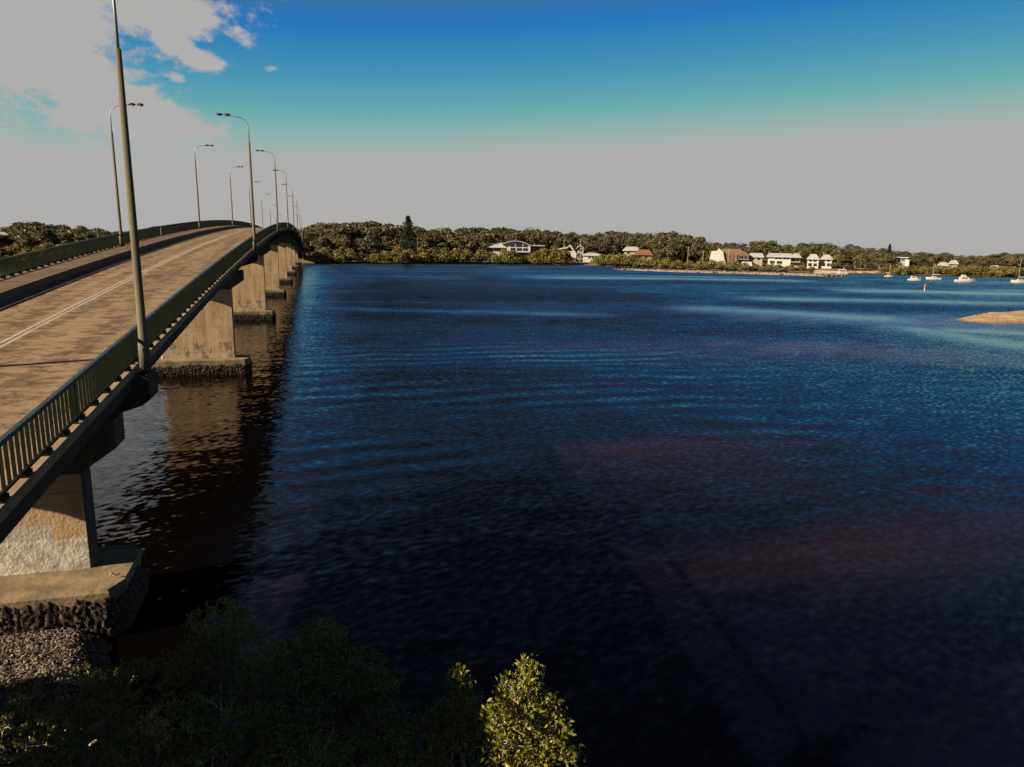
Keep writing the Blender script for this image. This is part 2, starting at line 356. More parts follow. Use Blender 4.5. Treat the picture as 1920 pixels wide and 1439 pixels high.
# ------------------------------------------------------------------ water
def water_mat():
    m, nt, b = material('river_water')
    p = nt.new('ShaderNodeNewGeometry').outputs['Position']; sx = nt.new('ShaderNodeSeparateXYZ', {0: p}); X, Y = sx.outputs[0], sx.outputs[1]
    half = (.5,.5,.5)
    big = nt.noise(nt.v('MULTIPLY', p, (.016,.034,0)), 1., 5., .6, '2D', .6)        # breeze patches
    amp = nt.m('MULTIPLY_ADD', nt.smooth(big.outputs[0], .36, .64), .40, .75)
    rot = nt.new('ShaderNodeVectorRotate', {'Vector': p, 'Angle': R(-24)}, rotation_type='Z_AXIS').outputs[0]
    n1 = nt.v('SUBTRACT', nt.noise(nt.v('MULTIPLY', rot, (.9,1.7,0)), 1.9, 2., .45, '2D').outputs['Color'], half)
    n2 = nt.v('SUBTRACT', nt.noise(nt.v('MULTIPLY', p, (.28,.75,0)), 1., 3., .5, '2D').outputs['Color'], half)
    s1 = nt.v('MULTIPLY', n1, (.24,.34,0)); s2 = nt.v('MULTIPLY', n2, (.09,.16,0))
    lean = nt.m('MULTIPLY', nt.m('MULTIPLY_ADD', nt.smooth(Y, 25., 130.), .085, .095), nt.smooth(X, -9., 8.))      # normals all tipped toward the camera to mirror higher, bluer sky
    # long low swells curving away from the piers
    ddx = nt.m('SUBTRACT', X, 14.); ddy = nt.m('SUBTRACT', Y, -55.)
    wob = nt.noise(nt.v('MULTIPLY', p, (.03,.05,0)), 1., 3., .5, '2D')
    rad = nt.m('SQRT', nt.m('ADD', nt.m('MULTIPLY', nt.m('MULTIPLY', ddx, ddx), .55), nt.m('MULTIPLY', ddy, ddy)))
    ph = nt.m('MULTIPLY', nt.m('ADD', rad, nt.m('MULTIPLY', wob.outputs[0], 9.)), 2*math.pi/3.5)
    env = nt.m('MULTIPLY', nt.m('MULTIPLY', nt.smooth(Y, 26., 44.), nt.m('SUBTRACT', 1., nt.smooth(Y, 74., 96.))), nt.m('SUBTRACT', 1., nt.smooth(X, 18., 62.)))
    mod = nt.noise(nt.v('MULTIPLY', p, (.035,.07,0)), 1., 2., .5, '2D')
    env = nt.m('MULTIPLY', nt.m('MULTIPLY', env, nt.smooth(mod.outputs[0], .32, .62)), nt.m('MULTIPLY_ADD', nt.smooth(X, -9., 2.), .75, .25))
    sw = nt.m('MULTIPLY', nt.m('SINE', ph), nt.m('MULTIPLY', env, .046))
    # slicks: calm ribbons of smooth water
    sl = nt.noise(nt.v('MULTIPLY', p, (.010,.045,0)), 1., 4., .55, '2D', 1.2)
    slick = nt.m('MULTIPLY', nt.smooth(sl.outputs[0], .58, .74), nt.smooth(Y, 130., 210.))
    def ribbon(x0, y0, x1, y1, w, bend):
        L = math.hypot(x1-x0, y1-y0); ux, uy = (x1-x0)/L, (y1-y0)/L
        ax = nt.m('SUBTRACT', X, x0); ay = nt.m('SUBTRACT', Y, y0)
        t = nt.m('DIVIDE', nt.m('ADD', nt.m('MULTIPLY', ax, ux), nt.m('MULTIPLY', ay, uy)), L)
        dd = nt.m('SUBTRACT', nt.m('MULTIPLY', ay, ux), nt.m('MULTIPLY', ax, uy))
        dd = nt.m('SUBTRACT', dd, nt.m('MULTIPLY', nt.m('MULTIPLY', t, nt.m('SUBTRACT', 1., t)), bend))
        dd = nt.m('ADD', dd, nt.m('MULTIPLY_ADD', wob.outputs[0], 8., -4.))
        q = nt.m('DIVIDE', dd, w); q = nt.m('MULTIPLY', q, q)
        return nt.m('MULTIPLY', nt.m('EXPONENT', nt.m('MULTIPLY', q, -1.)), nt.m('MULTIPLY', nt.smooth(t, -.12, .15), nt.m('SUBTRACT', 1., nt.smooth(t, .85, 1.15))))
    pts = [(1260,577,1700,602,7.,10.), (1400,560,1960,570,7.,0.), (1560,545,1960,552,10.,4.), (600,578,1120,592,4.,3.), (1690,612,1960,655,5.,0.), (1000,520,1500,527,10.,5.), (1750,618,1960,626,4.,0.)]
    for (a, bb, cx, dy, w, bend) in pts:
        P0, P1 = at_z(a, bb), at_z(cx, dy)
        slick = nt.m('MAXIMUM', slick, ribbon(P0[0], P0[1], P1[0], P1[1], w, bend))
    amp = nt.m('MULTIPLY', amp, nt.m('MULTIPLY', nt.m('MULTIPLY_ADD', slick, -.55, 1.), nt.m('MULTIPLY_ADD', env, -.35, 1.)))
    sl3 = nt.v('SCALE', nt.v('ADD', s1, s2), scale=amp)
    nx = nt.new('ShaderNodeSeparateXYZ', {0: sl3})
    nrm = nt.v('NORMALIZE', nt.new('ShaderNodeCombineXYZ', {0: nx.outputs[0], 1: nt.m('SUBTRACT', nt.m('ADD', nx.outputs[1], sw), nt.m('MULTIPLY', lean, amp)), 2: 1.}).outputs[0])
    nt.put(b.inputs['Normal'], nrm)
    # body colour: deep blue-black, browner in the shallows under the bridge, wine-red weed beds and bars
    murk = nt.noise(nt.v('MULTIPLY', p, (.05,.09,0)), 1., 5., .6, '2D', .4)
    cc = nt.mix(nt.smooth(murk.outputs[0], .35, .65), c4((.0007,.0012,.0040)), c4((.0010,.0022,.0062)))
    br = nt.m('SUBTRACT', 1., nt.smooth(nt.m('ADD', X, nt.m('MULTIPLY_ADD', murk.outputs[0], 8., -4.)), -6., 2.))
    cc = nt.mix(br, cc, c4((.0016,.00105,.0007)))
    redn = nt.noise(nt.v('MULTIPLY', p, (.045,.16,0)), 1., 5., .62, '2D', .8)
    bars = None
    for (cx, cy, rx, ry, k) in [(34,84,26,6.,1.), (62,72,24,9.,.9), (48,78,18,6,.7), (88,78,26,16,1.), (20,41,9,2.5,.9), (30,40,13,5.,.45), (24,24,12,3.0,.9), (36,30,22,10,.45), (-1.2,25.,1.6,4.5,.42), (1.,80,8,3,.5)]:
        u = nt.m('DIVIDE', nt.m('SUBTRACT', X, float(cx)), float(rx)); v = nt.m('DIVIDE', nt.m('SUBTRACT', Y, float(cy)), float(ry))
        g = nt.m('MULTIPLY', nt.m('EXPONENT', nt.m('MULTIPLY', nt.m('ADD', nt.m('MULTIPLY', u, u), nt.m('MULTIPLY', v, v)), -1.)), k)
        bars = g if bars is None else nt.m('ADD', bars, g)
    rm = nt.smooth(nt.m('ADD', bars, nt.m('MULTIPLY_ADD', redn.outputs[0], 1.6, -.8)), .10, 1.35)
    cc = nt.mix(nt.m('MULTIPLY', rm, .7), cc, c4((.0135,.0058,.0095)))
    # sandy shoals seen through the water: lilac-brown flats round the sandbank
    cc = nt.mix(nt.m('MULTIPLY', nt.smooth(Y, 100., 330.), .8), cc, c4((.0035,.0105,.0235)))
    def spot(cx, cy, rx, ry, ang):
        u0 = nt.m('SUBTRACT', X, float(cx)); v0 = nt.m('SUBTRACT', Y, float(cy)); ca, sa = math.cos(ang), math.sin(ang)
        u = nt.m('DIVIDE', nt.m('ADD', nt.m('MULTIPLY', u0, ca), nt.m('MULTIPLY', v0, sa)), float(rx)); v = nt.m('DIVIDE', nt.m('SUBTRACT', nt.m('MULTIPLY', v0, ca), nt.m('MULTIPLY', u0, sa)), float(ry))
        return nt.m('EXPONENT', nt.m('MULTIPLY', nt.m('ADD', nt.m('MULTIPLY', u, u), nt.m('MULTIPLY', v, v)), -1.))
    fl = nt.noise(nt.v('MULTIPLY', rot, (.05,.22,0)), 1., 5., .65, '2D', .6)
    A = at_z(1800,612); B = at_z(1720,665)
    flat = nt.smooth(nt.m('MULTIPLY_ADD', fl.outputs[0], 1.1, nt.m('SUBTRACT', spot(A[0]+8, A[1], 48, 17, -.55), .55)), .25, .95)
    cc = nt.mix(nt.m('MULTIPLY', flat, .8), cc, c4((.052,.060,.105)))
    brn = nt.smooth(nt.m('MULTIPLY_ADD', fl.outputs[0], 1.6, nt.m('SUBTRACT', spot(B[0]+4, B[1]-2, 34, 9, -.5), .8)), .35, .9)
    cc = nt.mix(nt.m('MULTIPLY', brn, .6), cc, c4((.036,.026,.028)))
    cc = nt.mix(nt.m('MULTIPLY', nt.m('MULTIPLY', slick, nt.smooth(X, 20., 75.)), .8), cc, c4((.052,.092,.150)))  # pale sky sheen painted into the colour of the slick ribbons
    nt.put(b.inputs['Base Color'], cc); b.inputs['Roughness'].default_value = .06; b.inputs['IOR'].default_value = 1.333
    return m

# ------------------------------------------------------------------ far shore land: rings of ground behind a surveyed waterline
OLD = [(-900,330),(-400,360),(0,380),(300,392),(577,394),(700,392),(900,389),(1100,378),(1130,360),(1300,338),(1450,322),(1560,318),(1600,334),(1700,333),(1800,335),(1920,334),(2400,320),(3400,300)]
def rz(px, py): p = at_z(px, py); return math.hypot(p[0], p[1])
SHORE = [(-900,330),(-400,350),(0,365),(300,378)]+[(a, rz(a, b_)) for a, b_ in [(577,493.5),(700,494),(900,494.5),(1090,497),(1130,499),(1300,505),(1450,509),(1560,511.5),(1600,511.5),(1700,515.),(1800,517),(1920,520)]]+[(2400,330),(3400,300)]
def rr(px, r):                              # keeps a site's set-back from the waterline
    return shore_r(px)+r-float(np.interp(px, [a for a, _ in OLD], [b_ for _, b_ in OLD]))
def shore_r(px): return float(np.interp(px, [a for a, _ in SHORE], [b for _, b in SHORE]))
def land_z(off): return float(np.interp(off, [-8,-1,0,2,8,30,90,220,400,900,2000,9000], [-1.5,-.25,.03,.28,.7,1.5,2.1,4.2,-4.,-35.,-90.,-420.]))
offs = [-8,-1,0,2,5,8,14,30,60,90,180,300,900,2000,5000,9000]
pxs = list(range(-900, 3401, 20)); V = []; F = []
for i, px in enumerate(pxs):
    th = YAW+math.atan((px-960)/FPX/1.0); r0 = shore_r(px)+1.6*math.sin(px*.071)+1.1*math.sin(px*.19+1)
    for o in offs:
        V.append((math.sin(th)*(r0+o), math.cos(th)*(r0+o), land_z(o)))
n = len(offs)
for i in range(len(pxs)-1):
    for j in range(n-1): F.append((i*n+j, (i+1)*n+j, (i+1)*n+j+1, i*n+j+1))
g = link('ground', fast_mesh('ground', V, F, MT['ground'])); tag(g, 'low grassy and sandy land of the far shore', 'ground', kind='structure')

ring = []
for px in range(-1500, 4201, 60):
    th = YAW+math.atan((px-960)/FPX); r0 = shore_r(px)+60; ring.append((math.sin(th)*r0, math.cos(th)*r0, 0))
ring += [(700,-300,0),(-700,-300,0)]
wm = MB(); wm.add([(0,0,0)]+ring, [(0, k+1, (k+1)%len(ring)+1) for k in range(len(ring))][::1])
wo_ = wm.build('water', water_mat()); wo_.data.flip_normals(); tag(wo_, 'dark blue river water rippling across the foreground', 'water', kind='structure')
# distant bluish hill
hp = at_r(1540, 459, 2600.); hb = MB(); hb.ball((0,0,0), (62,50,26), 16, 8)
ho = hb.build('hill', MT['hill'], smooth=True); ho.location = (hp[0], hp[1], -10); tag(ho, 'small blue-grey hill rising behind the far woods', 'hill', kind='structure')

# rocky spit, beach, sandbank
def ridge(name, line, wid, h, mat, label, cat, seg=60, kind='structure', rough=.35):
    pts = np.array(line, float); t = np.linspace(0, 1, len(pts)); ts = np.linspace(0, 1, seg)
    P = np.stack([np.interp(ts, t, pts[:, 0]), np.interp(ts, t, pts[:, 1])], 1)
    V = []; F = []; m = 9
    for i in range(seg):
        d = P[min(i+1, seg-1)]-P[max(i-1, 0)]; d /= np.linalg.norm(d); nn = np.array([-d[1], d[0]])
        e = min(1., 4*min(ts[i], 1-ts[i])+.05); e = e**.5
        for j in range(m):
            q = j/(m-1)*2-1; w = wid*e*(1+.25*math.sin(i*.9)+.2*rng.normal()*rough)
            z = h*e*(1-q*q)-.25 + rough*h*.5*rng.normal()*(1-q*q)
            V.append((P[i,0]+nn[0]*q*w, P[i,1]+nn[1]*q*w, z if abs(q) < 1 else -.4))
    for i in range(seg-1):
        for j in range(m-1): F.append((i*m+j, (i+1)*m+j, (i+1)*m+j+1, i*m+j+1))
    o = link(name, fast_mesh(name, V, F, mat)); tag(o, label, cat, kind=kind); return o, P
spit_px = [(1150,506),(1220,508.5),(1300,511),(1380,513),(1460,515.5),(1540,518),(1562,518.5)]
_, spitP = ridge('rock_spit', [at_z(*p)[:2] for p in spit_px], 2.6, .95, MT['rock'], 'long low spit of pale rubble in front of the shoreline mangroves', 'spit', 110)
rb = MB()
for k in range(260):
    p = spitP[rng.integers(2, len(spitP)-2)]+rng.normal(size=2)*np.array([1.5,1.5]); s = .18+.3*rng.random()
    rb.ball((p[0], p[1], .45+.3*rng.random()), (s, s*.8, s*.6), 6, 4, .5)
tag(rb.build('rocks', MT['rock']), 'loose pale rocks heaped along the spit', 'rocks', kind='stuff')
ridge('beach', [at_z(*p)[:2] for p in [(1565,512),(1600,511.5),(1640,512),(1672,513)]], 4.5, 1.1, MT['sand'], 'strip of pale beach sand beside the jetty', 'beach', 40, rough=.06)
# sandbank on the right: a low blade of sand that narrows to a point
up_ = np.array([at_z(*p)[:2] for p in [(1793,600),(1812,595.5),(1835,591.5),(1870,587),(1920,583.5),(1990,580),(2080,578)]])
lo_ = np.array([at_z(*p)[:2] for p in [(1793,600.6),(1812,603.5),(1838,605.5),(1866,608.5),(1920,607.5),(1990,612),(2080,616)]])
V = []; F = []; N = 110; M_ = 24; tk = np.linspace(0, 1, len(up_)); pr_ = np.cumsum(rng.normal(size=N))*.12; pq_ = np.cumsum(rng.normal(size=N))*.10
for i in range(N):
    t = i/(N-1); a = np.array([np.interp(t, tk, up_[:,0]), np.interp(t, tk, up_[:,1])+pr_[i]*min(1, 3*t)]); b_ = np.array([np.interp(t, tk, lo_[:,0]), np.interp(t, tk, lo_[:,1])-.5*abs(pq_[i])*min(1, 3*t)])
    for j in range(M_):
        q = j/(M_-1)*1.16-.08; p = a+(b_-a)*q; e = max(-.3, 4*q*(1-q))
        V.append((p[0], p[1], .55*min(1., .25+t*2)*(e if e < 0 else e**.6)*(.75+.25*math.sin(p[0]*.5+2*q))+.035*rng.normal()*(e > .15)))
for i in range(N-1):
    for j in range(M_-1): F.append((i*M_+j, (i+1)*M_+j, (i+1)*M_+j+1, i*M_+j+1))
sb = link('sandbank', fast_mesh('sandbank', V, F, MT['sand'])); tag(sb, 'bare orange sandbank showing above the water at right', 'sandbank', kind='structure')

# near bank under the camera and the oyster-shell bed
def bank_h(x, y):
    # land lies towards -Y; a shell-covered apron runs under the bridge to the first pier
    edge = np.interp(x, [-40,-14,-8.2,-6.4,-4,0,4,7,9,40], [33,32,28.5,21.5,17.,15.,14.,12,8,3])
    return np.clip((edge-y)*.14, -1.2, .5)+np.clip((edge-8-y)*.10, 0, 2.2)
gx = np.linspace(-45, 40, 120); gy = np.linspace(-70, 44, 150)
V = []; F = []
for x in gx:
    for y in gy: V.append((x, y, bank_h(x, y)+.05*math.sin(x*2.1+y)*math.sin(y*1.7)+.02*rng.normal()))
for i in range(len(gx)-1):
    for j in range(len(gy)-1): k = i*len(gy)+j; F.append((k, k+len(gy), k+len(gy)+1, k+1))
nb = link('bank', fast_mesh('bank', V, F, MT['bank'])); tag(nb, 'dark muddy bank at the foot of the first pier', 'bank', kind='structure')
V = []; F = []
cnt = 0
while cnt < 17000:
    x = rng.uniform(-12.2, -6.6); y = rng.uniform(17., 27.5)
    h = bank_h(x, y)
    if h < .02 or rng.random() > np.clip((-6.4-x+.35*math.sin(y*2))/.8, 0, 1): continue
    a = rng.uniform(0, 6.28); L = rng.uniform(.026,.062); w = L*rng.uniform(.45,.7); t = rng.normal(size=2)*.5
    ca, sa = math.cos(a), math.sin(a); z = h+.025+.05*rng.random(); k = len(V)
    for (u, v, q) in [(-1,0,0),(-.3,-.9,0),(.8,-.5,0),(1,.2,0),(.4,.9,0),(-.5,.7,0),(.1,0,.55)]:
        X_ = u*L; Y_ = v*w
        V.append((x+X_*ca-Y_*sa, y+X_*sa+Y_*ca, z+q*L+u*L*t[0]+v*w*t[1]))
    F += [(k+i, k+(i+1)%6, k+6) for i in range(6)]; cnt += 1
sh = link('shells', fast_mesh('shells', V, F, MT['shells'])); tag(sh, 'bed of pale oyster shells beside the first bridge pier', 'shells', kind='stuff')

# ------------------------------------------------------------------ the bridge
S0, SP = 26.3, 46.75
def dz(s):
    s = np.asarray(s, float)
    q = 14.82-.000202*(np.clip(s, 0, 400)-200)**2
    return q+np.minimum(s, 0)*.0808-np.maximum(s-400, 0)*.081
def sweep(mb, prof, s0, s1, step, closed=True):   # profile of (x, height above deck) carried along the deck curve
    st = np.linspace(s0, s1, max(2, int(round((s1-s0)/step))+1)); n = len(prof)
    V = [(x, s, float(dz(s))+h) for s in st for x, h in prof]
    F = []
    for i in range(len(st)-1):
        for k in range(n if closed else n-1):
            a = i*n+k; b_ = i*n+(k+1)%n; F.append((a, b_, b_+n, a+n))
    if closed: F += [tuple(range(n)), tuple(range((len(st)-1)*n+n-1, (len(st)-1)*n-1, -1))]
    mb.add(V, F)
def rect(x0, x1, h0, h1): return [(x0,h0),(x1,h0),(x1,h1),(x0,h1)]
BS, BE = -70., 470.
XR, XL = -5.8, -16.75
bridge = empty('road_bridge', (0,0,0)); tag(bridge, 'long humped concrete road bridge with green railings crossing the river', 'bridge')
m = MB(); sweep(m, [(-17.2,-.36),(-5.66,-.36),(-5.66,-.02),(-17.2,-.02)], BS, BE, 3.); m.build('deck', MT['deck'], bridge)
m = MB(); sweep(m, rect(-14.8,-6.35,-.03,.004), BS, BE, 3.); road = m.build('road_surface', MT['road'], bridge)
for xo in (-11.26, -11.0):
    m = MB(); sweep(m, [(xo-.065,.009),(xo+.065,.009)], BS, BE, 3., False); m.build('centre_line', MT['white_line'], road)
m = MB(); sweep(m, [(-17.2,-.015),(-14.8,-.015),(-14.84,.40),(-17.2,.40)], BS, BE, 3.); m.build('walkway', MT['walk'], bridge)
m = MB(); sweep(m, [(-6.35,-.015),(-5.66,-.015),(-5.66,.17),(-5.70,.20),(-6.30,.20)], BS, BE, 3.); m.build('kerb', MT['kerb'], bridge)
for xg in (-7.9,-10.1,-12.3,-14.5):
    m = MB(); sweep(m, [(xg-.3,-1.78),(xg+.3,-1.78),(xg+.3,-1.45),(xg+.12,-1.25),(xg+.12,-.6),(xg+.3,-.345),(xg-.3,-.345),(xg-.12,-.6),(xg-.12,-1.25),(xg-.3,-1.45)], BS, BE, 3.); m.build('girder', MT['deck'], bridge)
def railing_panel(x, base, s0, s1):
    m = MB()
    sweep(m, rect(x-.03,x+.03,base+.10,base+.16), s0+.03, s1-.03, 2.)
    for s in np.arange(s0+.12, s1-.05, .275):
        z = float(dz(s))+base
        m.box(x-.035, x+.035, s-.009, s+.009, z+.16, z+1.03)
    for s in np.arange(s0+.3, s1, 1.22):          # feet under the bottom rail
        z = float(dz(s))+base; m.box(x-.07, x+.07, s-.16, s+.16, z-.01, z+.11)
    for s in np.arange(s0+.08, s1, 6.05):
        z = float(dz(s))+base; m.box(x-.05, x+.05, s-.04, s+.04, z, z+1.04)
    p = m.build('railing_panel', MT['green'], bridge)
    t = MB(); sweep(t, [(x-.085,base+1.03),(x+.085,base+1.03),(x+.085,base+1.075),(x+.05,base+1.10),(x-.05,base+1.10),(x-.085,base+1.075)], s0+.015, s1-.015, 2.)
    t.build('top_rail', MT['teal'], p)
edges = [-42., -21.4, 1., 26.4] + [26.4+SP*i for i in range(1, 9)]
for a, b_ in zip(edges[:-1], edges[1:]):
    railing_panel(XR, .19, a, b_); railing_panel(XL, .395, a, b_)
CX = -11.0
CAPO = [(CX-4.2,-2.2),(CX+4.15,-2.2),(CX+4.5,-1.5),(CX+4.5,1.1),(CX+4.15,1.6),(CX-4.2,1.6),(CX-4.5,1.1),(CX-4.5,-1.5),(CX-4.2,-2.2)]
CAPR = [(x, -1.15 if y < -2 else (-.6 if y == -1.5 else y)) for x, y in CAPO]
def crust_mesh(name, top, CAPO):                     # ragged collar of oysters round a pile cap, one continuous skin
    out = np.array(CAPO)
    P = []; Nn = []
    for a, b_ in zip(out[:-1], out[1:]):
        L = np.linalg.norm(b_-a); k = max(2, int(L/.05)); d = (b_-a)/L
        for q in range(k): P.append(a+(b_-a)*q/k); Nn.append((d[1], -d[0]))
    P = np.array(P); Nn = np.array(Nn); n = len(P); rows = 20; V = []; F = []
    edge = np.minimum(top+.16, top+.13*np.convolve(rng.normal(size=n+8), np.ones(9)/9, 'valid')*1.6+.05*rng.normal(size=n))
    for r in range(rows):
        t = r/(rows-1)
        bulge = .02+.06*math.sin(math.pi*min(1., t*1.15+.08))
        off = np.abs(bulge+(.032*rng.normal(size=n) if 0 < r < rows else 0))
        if r == 0: off = np.full(n, -.03)
        z = edge*(1-t)+(-.45)*t+.03*rng.normal(size=n)
        for i in range(n): V.append((P[i,0]+Nn[i,0]*off[i], P[i,1]+Nn[i,1]*off[i], z[i]))
    for r in range(rows-1):
        for i in range(n): F.append((r*n+i, (r+1)*n+i, (r+1)*n+(i+1)%n, r*n+(i+1)%n))
    return fast_mesh(name, V, F, MT['crust'])
CRUST = crust_mesh('oyster_crust', .92, CAPR); CRUST1 = crust_mesh('oyster_crust', 1.44, CAPO)
for n_ in range(0, 8):
    s = S0+SP*n_; d = float(dz(s)); first = n_ == 0
    mc = MT['concrete_painted'] if first else MT['concrete']
    m = MB(); hx, hy, ch = 3.25, .42, .07
    m.plan([(CX-hx+ch,-hy),(CX+hx-ch,-hy),(CX+hx,-hy+ch),(CX+hx,hy-ch),(CX+hx-ch,hy),(CX-hx+ch,hy),(CX-hx,hy-ch),(CX-hx,-hy+ch)], 1.66 if first else 1.40, d-3.55)
    pier = m.build('pier', mc, bridge); pier.location = (0, s, 0)
    m = MB()                                       # hammerhead
    t = d-1.80; m.prism([(CX-4.35,t),(CX-4.35,t-.95),(CX-3.22,t-1.75),(CX+3.22,t-1.75),(CX+4.35,t-.95),(CX+4.35,t)], -.66, .66)
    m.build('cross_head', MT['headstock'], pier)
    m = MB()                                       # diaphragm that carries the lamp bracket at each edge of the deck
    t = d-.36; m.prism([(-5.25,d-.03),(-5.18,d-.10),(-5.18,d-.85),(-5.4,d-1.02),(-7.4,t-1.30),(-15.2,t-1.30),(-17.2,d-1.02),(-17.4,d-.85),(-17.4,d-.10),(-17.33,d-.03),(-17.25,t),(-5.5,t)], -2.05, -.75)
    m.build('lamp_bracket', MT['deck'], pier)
    m = MB(); out = (CAPO if first else CAPR)[:-1]; nn_ = len(out); ct = 0. if first else -.24
    m.add([(x, y, -1.6) for x, y in out]+[(x, y, 1.58+ct) for x, y in out]+[(x-.06*np.sign(x-CX), y*.965, 1.66+ct) for x, y in out]+[(CX+(x-CX)*.8, y*.25, 1.72+ct) for x, y in out],
          [tuple(range(nn_-1,-1,-1))]+[(r*nn_+k, r*nn_+(k+1)%nn_, (r+1)*nn_+(k+1)%nn_, (r+1)*nn_+k) for r in range(3) for k in range(nn_)]+[tuple(range(3*nn_, 4*nn_))])
    m.build('pile_cap', MT['cap'], pier)
    link('oyster_crust', CRUST1 if first else CRUST, pier)

# ------------------------------------------------------------------ street lamps on the bridge
def make_lamp():
    root = empty('street_lamp', (0,0,0))
    m = MB(); m.tube([(0,0,-.05),(0,0,1.1),(0,0,1.12),(0,0,9.7)], [.17,.165,.135,.085], 16); m.build('pole', MT['pole'], root, True)
    m = MB(); pts = [(0,0,9.6),(0,0,10.95)]
    for k in range(1, 9):
        a = math.pi/2*k/8; pts.append((-.95*(1-math.cos(a)), 0, 10.95+.92*math.sin(a)))
    pts += [(-2.2,0,12.0)]
    m.tube(pts, [.045]*2+[.036]*8+[.03], 8); m.build('arm', MT['steel'], root, True)
    for x in (-1.75, -2.4):
        m = MB(); m.tube([(x+.29,0,11.98),(x+.2,0,12.01),(x,0,12.02),(x-.2,0,12.00),(x-.28,0,11.97)], [.04,.09,.115,.105,.05], 8)
        h = m.build('lamp_head', MT['lampgrey'], root, True)
        m = MB(); m.ball((x-.06,0,11.91), (.17,.085,.06), 8, 6); m.build('lens', MT['lens'], h, True)
    return root
lamp0 = make_lamp()
LR = ['tallest street lamp, nearest pole on the right railing, its arm out of the picture', 'street lamp on the right railing, second along from the nearest pole', 'street lamp on the right railing just before the hump of the bridge',
      'street lamp on the right railing at the crest of the bridge', 'street lamp on the right side, first one beyond the crest of the bridge', 'street lamp on the right side, second one beyond the crest',
      'street lamp on the right side, third one beyond the crest', 'small distant street lamp at the far end of the right row']
LL = ['street lamp beside the walkway at the left edge, casting a shadow across the road', 'street lamp on the left railing behind the tall near pole', 'street lamp on the left railing rising above the curve of the hump',
      'street lamp on the left railing just before the crest', 'street lamp on the left side, first one beyond the crest', 'street lamp on the left side, second one beyond the crest', 'street lamp on the left side, third one beyond the crest', 'small distant street lamp at the far end of the left row']
for i in range(8):
    s = 24.85+SP*i
    for side in (0, 1):
        o = lamp0 if (i == 0 and side == 0) else copy_tree(lamp0)
        o.location = ((-5.36, s, float(dz(s))-.02) if side == 0 else (-16.5, s, float(dz(s))+.40)); o.rotation_euler = (0,0,0 if side == 0 else math.pi)
        tag(o, (LR if side == 0 else LL)[i], 'street lamp', 'street lamps along the bridge')

# white marker plate on the left railing
mp = empty('marker_post', (XL+.12, 90., float(dz(90))+.42)); tag(mp, 'white marker plate fixed to the left bridge railing', 'marker')
m = MB(); m.box(-.02,.02,-.14,.14,.08,1.08); m.build('plate', MT['white'], mp)
m = MB(); m.box(-.05,-.021,-.03,.03,-.02,1.1); m.build('stem', MT['steel'], mp)

# ute coming over the crest
def make_ute(paint):
    root = empty('utility_truck', (0,0,0))
    m = MB(); m.prism([(-2.4,.35),(2.45,.35),(2.5,.75),(2.3,1.0),(1.1,1.08),(-2.4,1.08)], -.9, .9); m.build('body', paint, root)
    m = MB(); m.prism([(1.05,1.085),(.45,1.75),(-.75,1.78),(-.95,1.085)], -.78, .78); c = m.build('cabin', paint, root)
    m = MB(); m.add([(1.03,-.68,1.14),(1.03,.68,1.14),(.5,.64,1.70),(.5,-.64,1.70)], [(0,1,2,3)]); m.build('windscreen', MT['glass'], c).location = (.012,0,.012)
    for sy in (-.785, .785):
        m = MB(); m.add([(.85,sy,1.16),(.42,sy,1.66),(-.65,sy,1.68),(-.8,sy,1.16)], [(0,1,2,3)]); m.build('side_window', MT['glass'], c)
    for x in (1.5, -1.45):
        for y in (-.82, .82):
            m = MB(); m.tube([(x,y-.1,.36),(x,y+.1,.36)], .36, 16); w = m.build('wheel', MT['rubber'], root)
            m = MB(); m.tube([(x,y-.115,.36),(x,y+.115,.36)], .2, 12); m.build('rim', MT['steel'], w)
    for y in (-.65,.65):
        m = MB(); m.box(2.44,2.52,y-.16,y+.16,.68,.84); m.build('headlight', MT['lens'], root)
    m = MB(); m.box(-.35,.05,-.62,.62,1.86,1.98); m.box(-.2,-.1,-.5,-.45,1.77,1.87); m.box(-.2,-.1,.45,.5,1.77,1.87); m.build('light_bar', MT['rubber'], root)
    return root
ute = make_ute(MT['white']); ute.location = (-8.9, 226, float(dz(226))+.01); ute.rotation_euler = (0, 0, -math.pi/2)
tag(ute, 'white utility truck with roof bar coming over the crest of the bridge', 'truck')

# gull on the first pile cap
gl = empty('gull', (-6.85, 25.0, 1.67), R(200)); gl.scale = (.62,.62,.62); tag(gl, 'white gull standing on the corner of the nearest pile cap', 'bird')
m = MB(); m.tube([(-.26,0,.17),(-.16,0,.18),(-.04,0,.19),(.08,0,.21),(.14,0,.25),(.17,0,.30),(.22,0,.315),(.245,0,.31)], [.008,.045,.075,.07,.045,.04,.042,.015], 8); gb = m.build('body', MT['gull'], gl, True)
for y in (-.03,.03):
    m = MB(); m.tube([(.0,y,.0),(.0,y,.13)], .007, 5); m.build('leg', MT['beak'], gl)
m = MB(); m.tube([(.245,0,.31),(.30,0,.30)], [.014,.003], 5); m.build('beak', MT['beak'], gl)

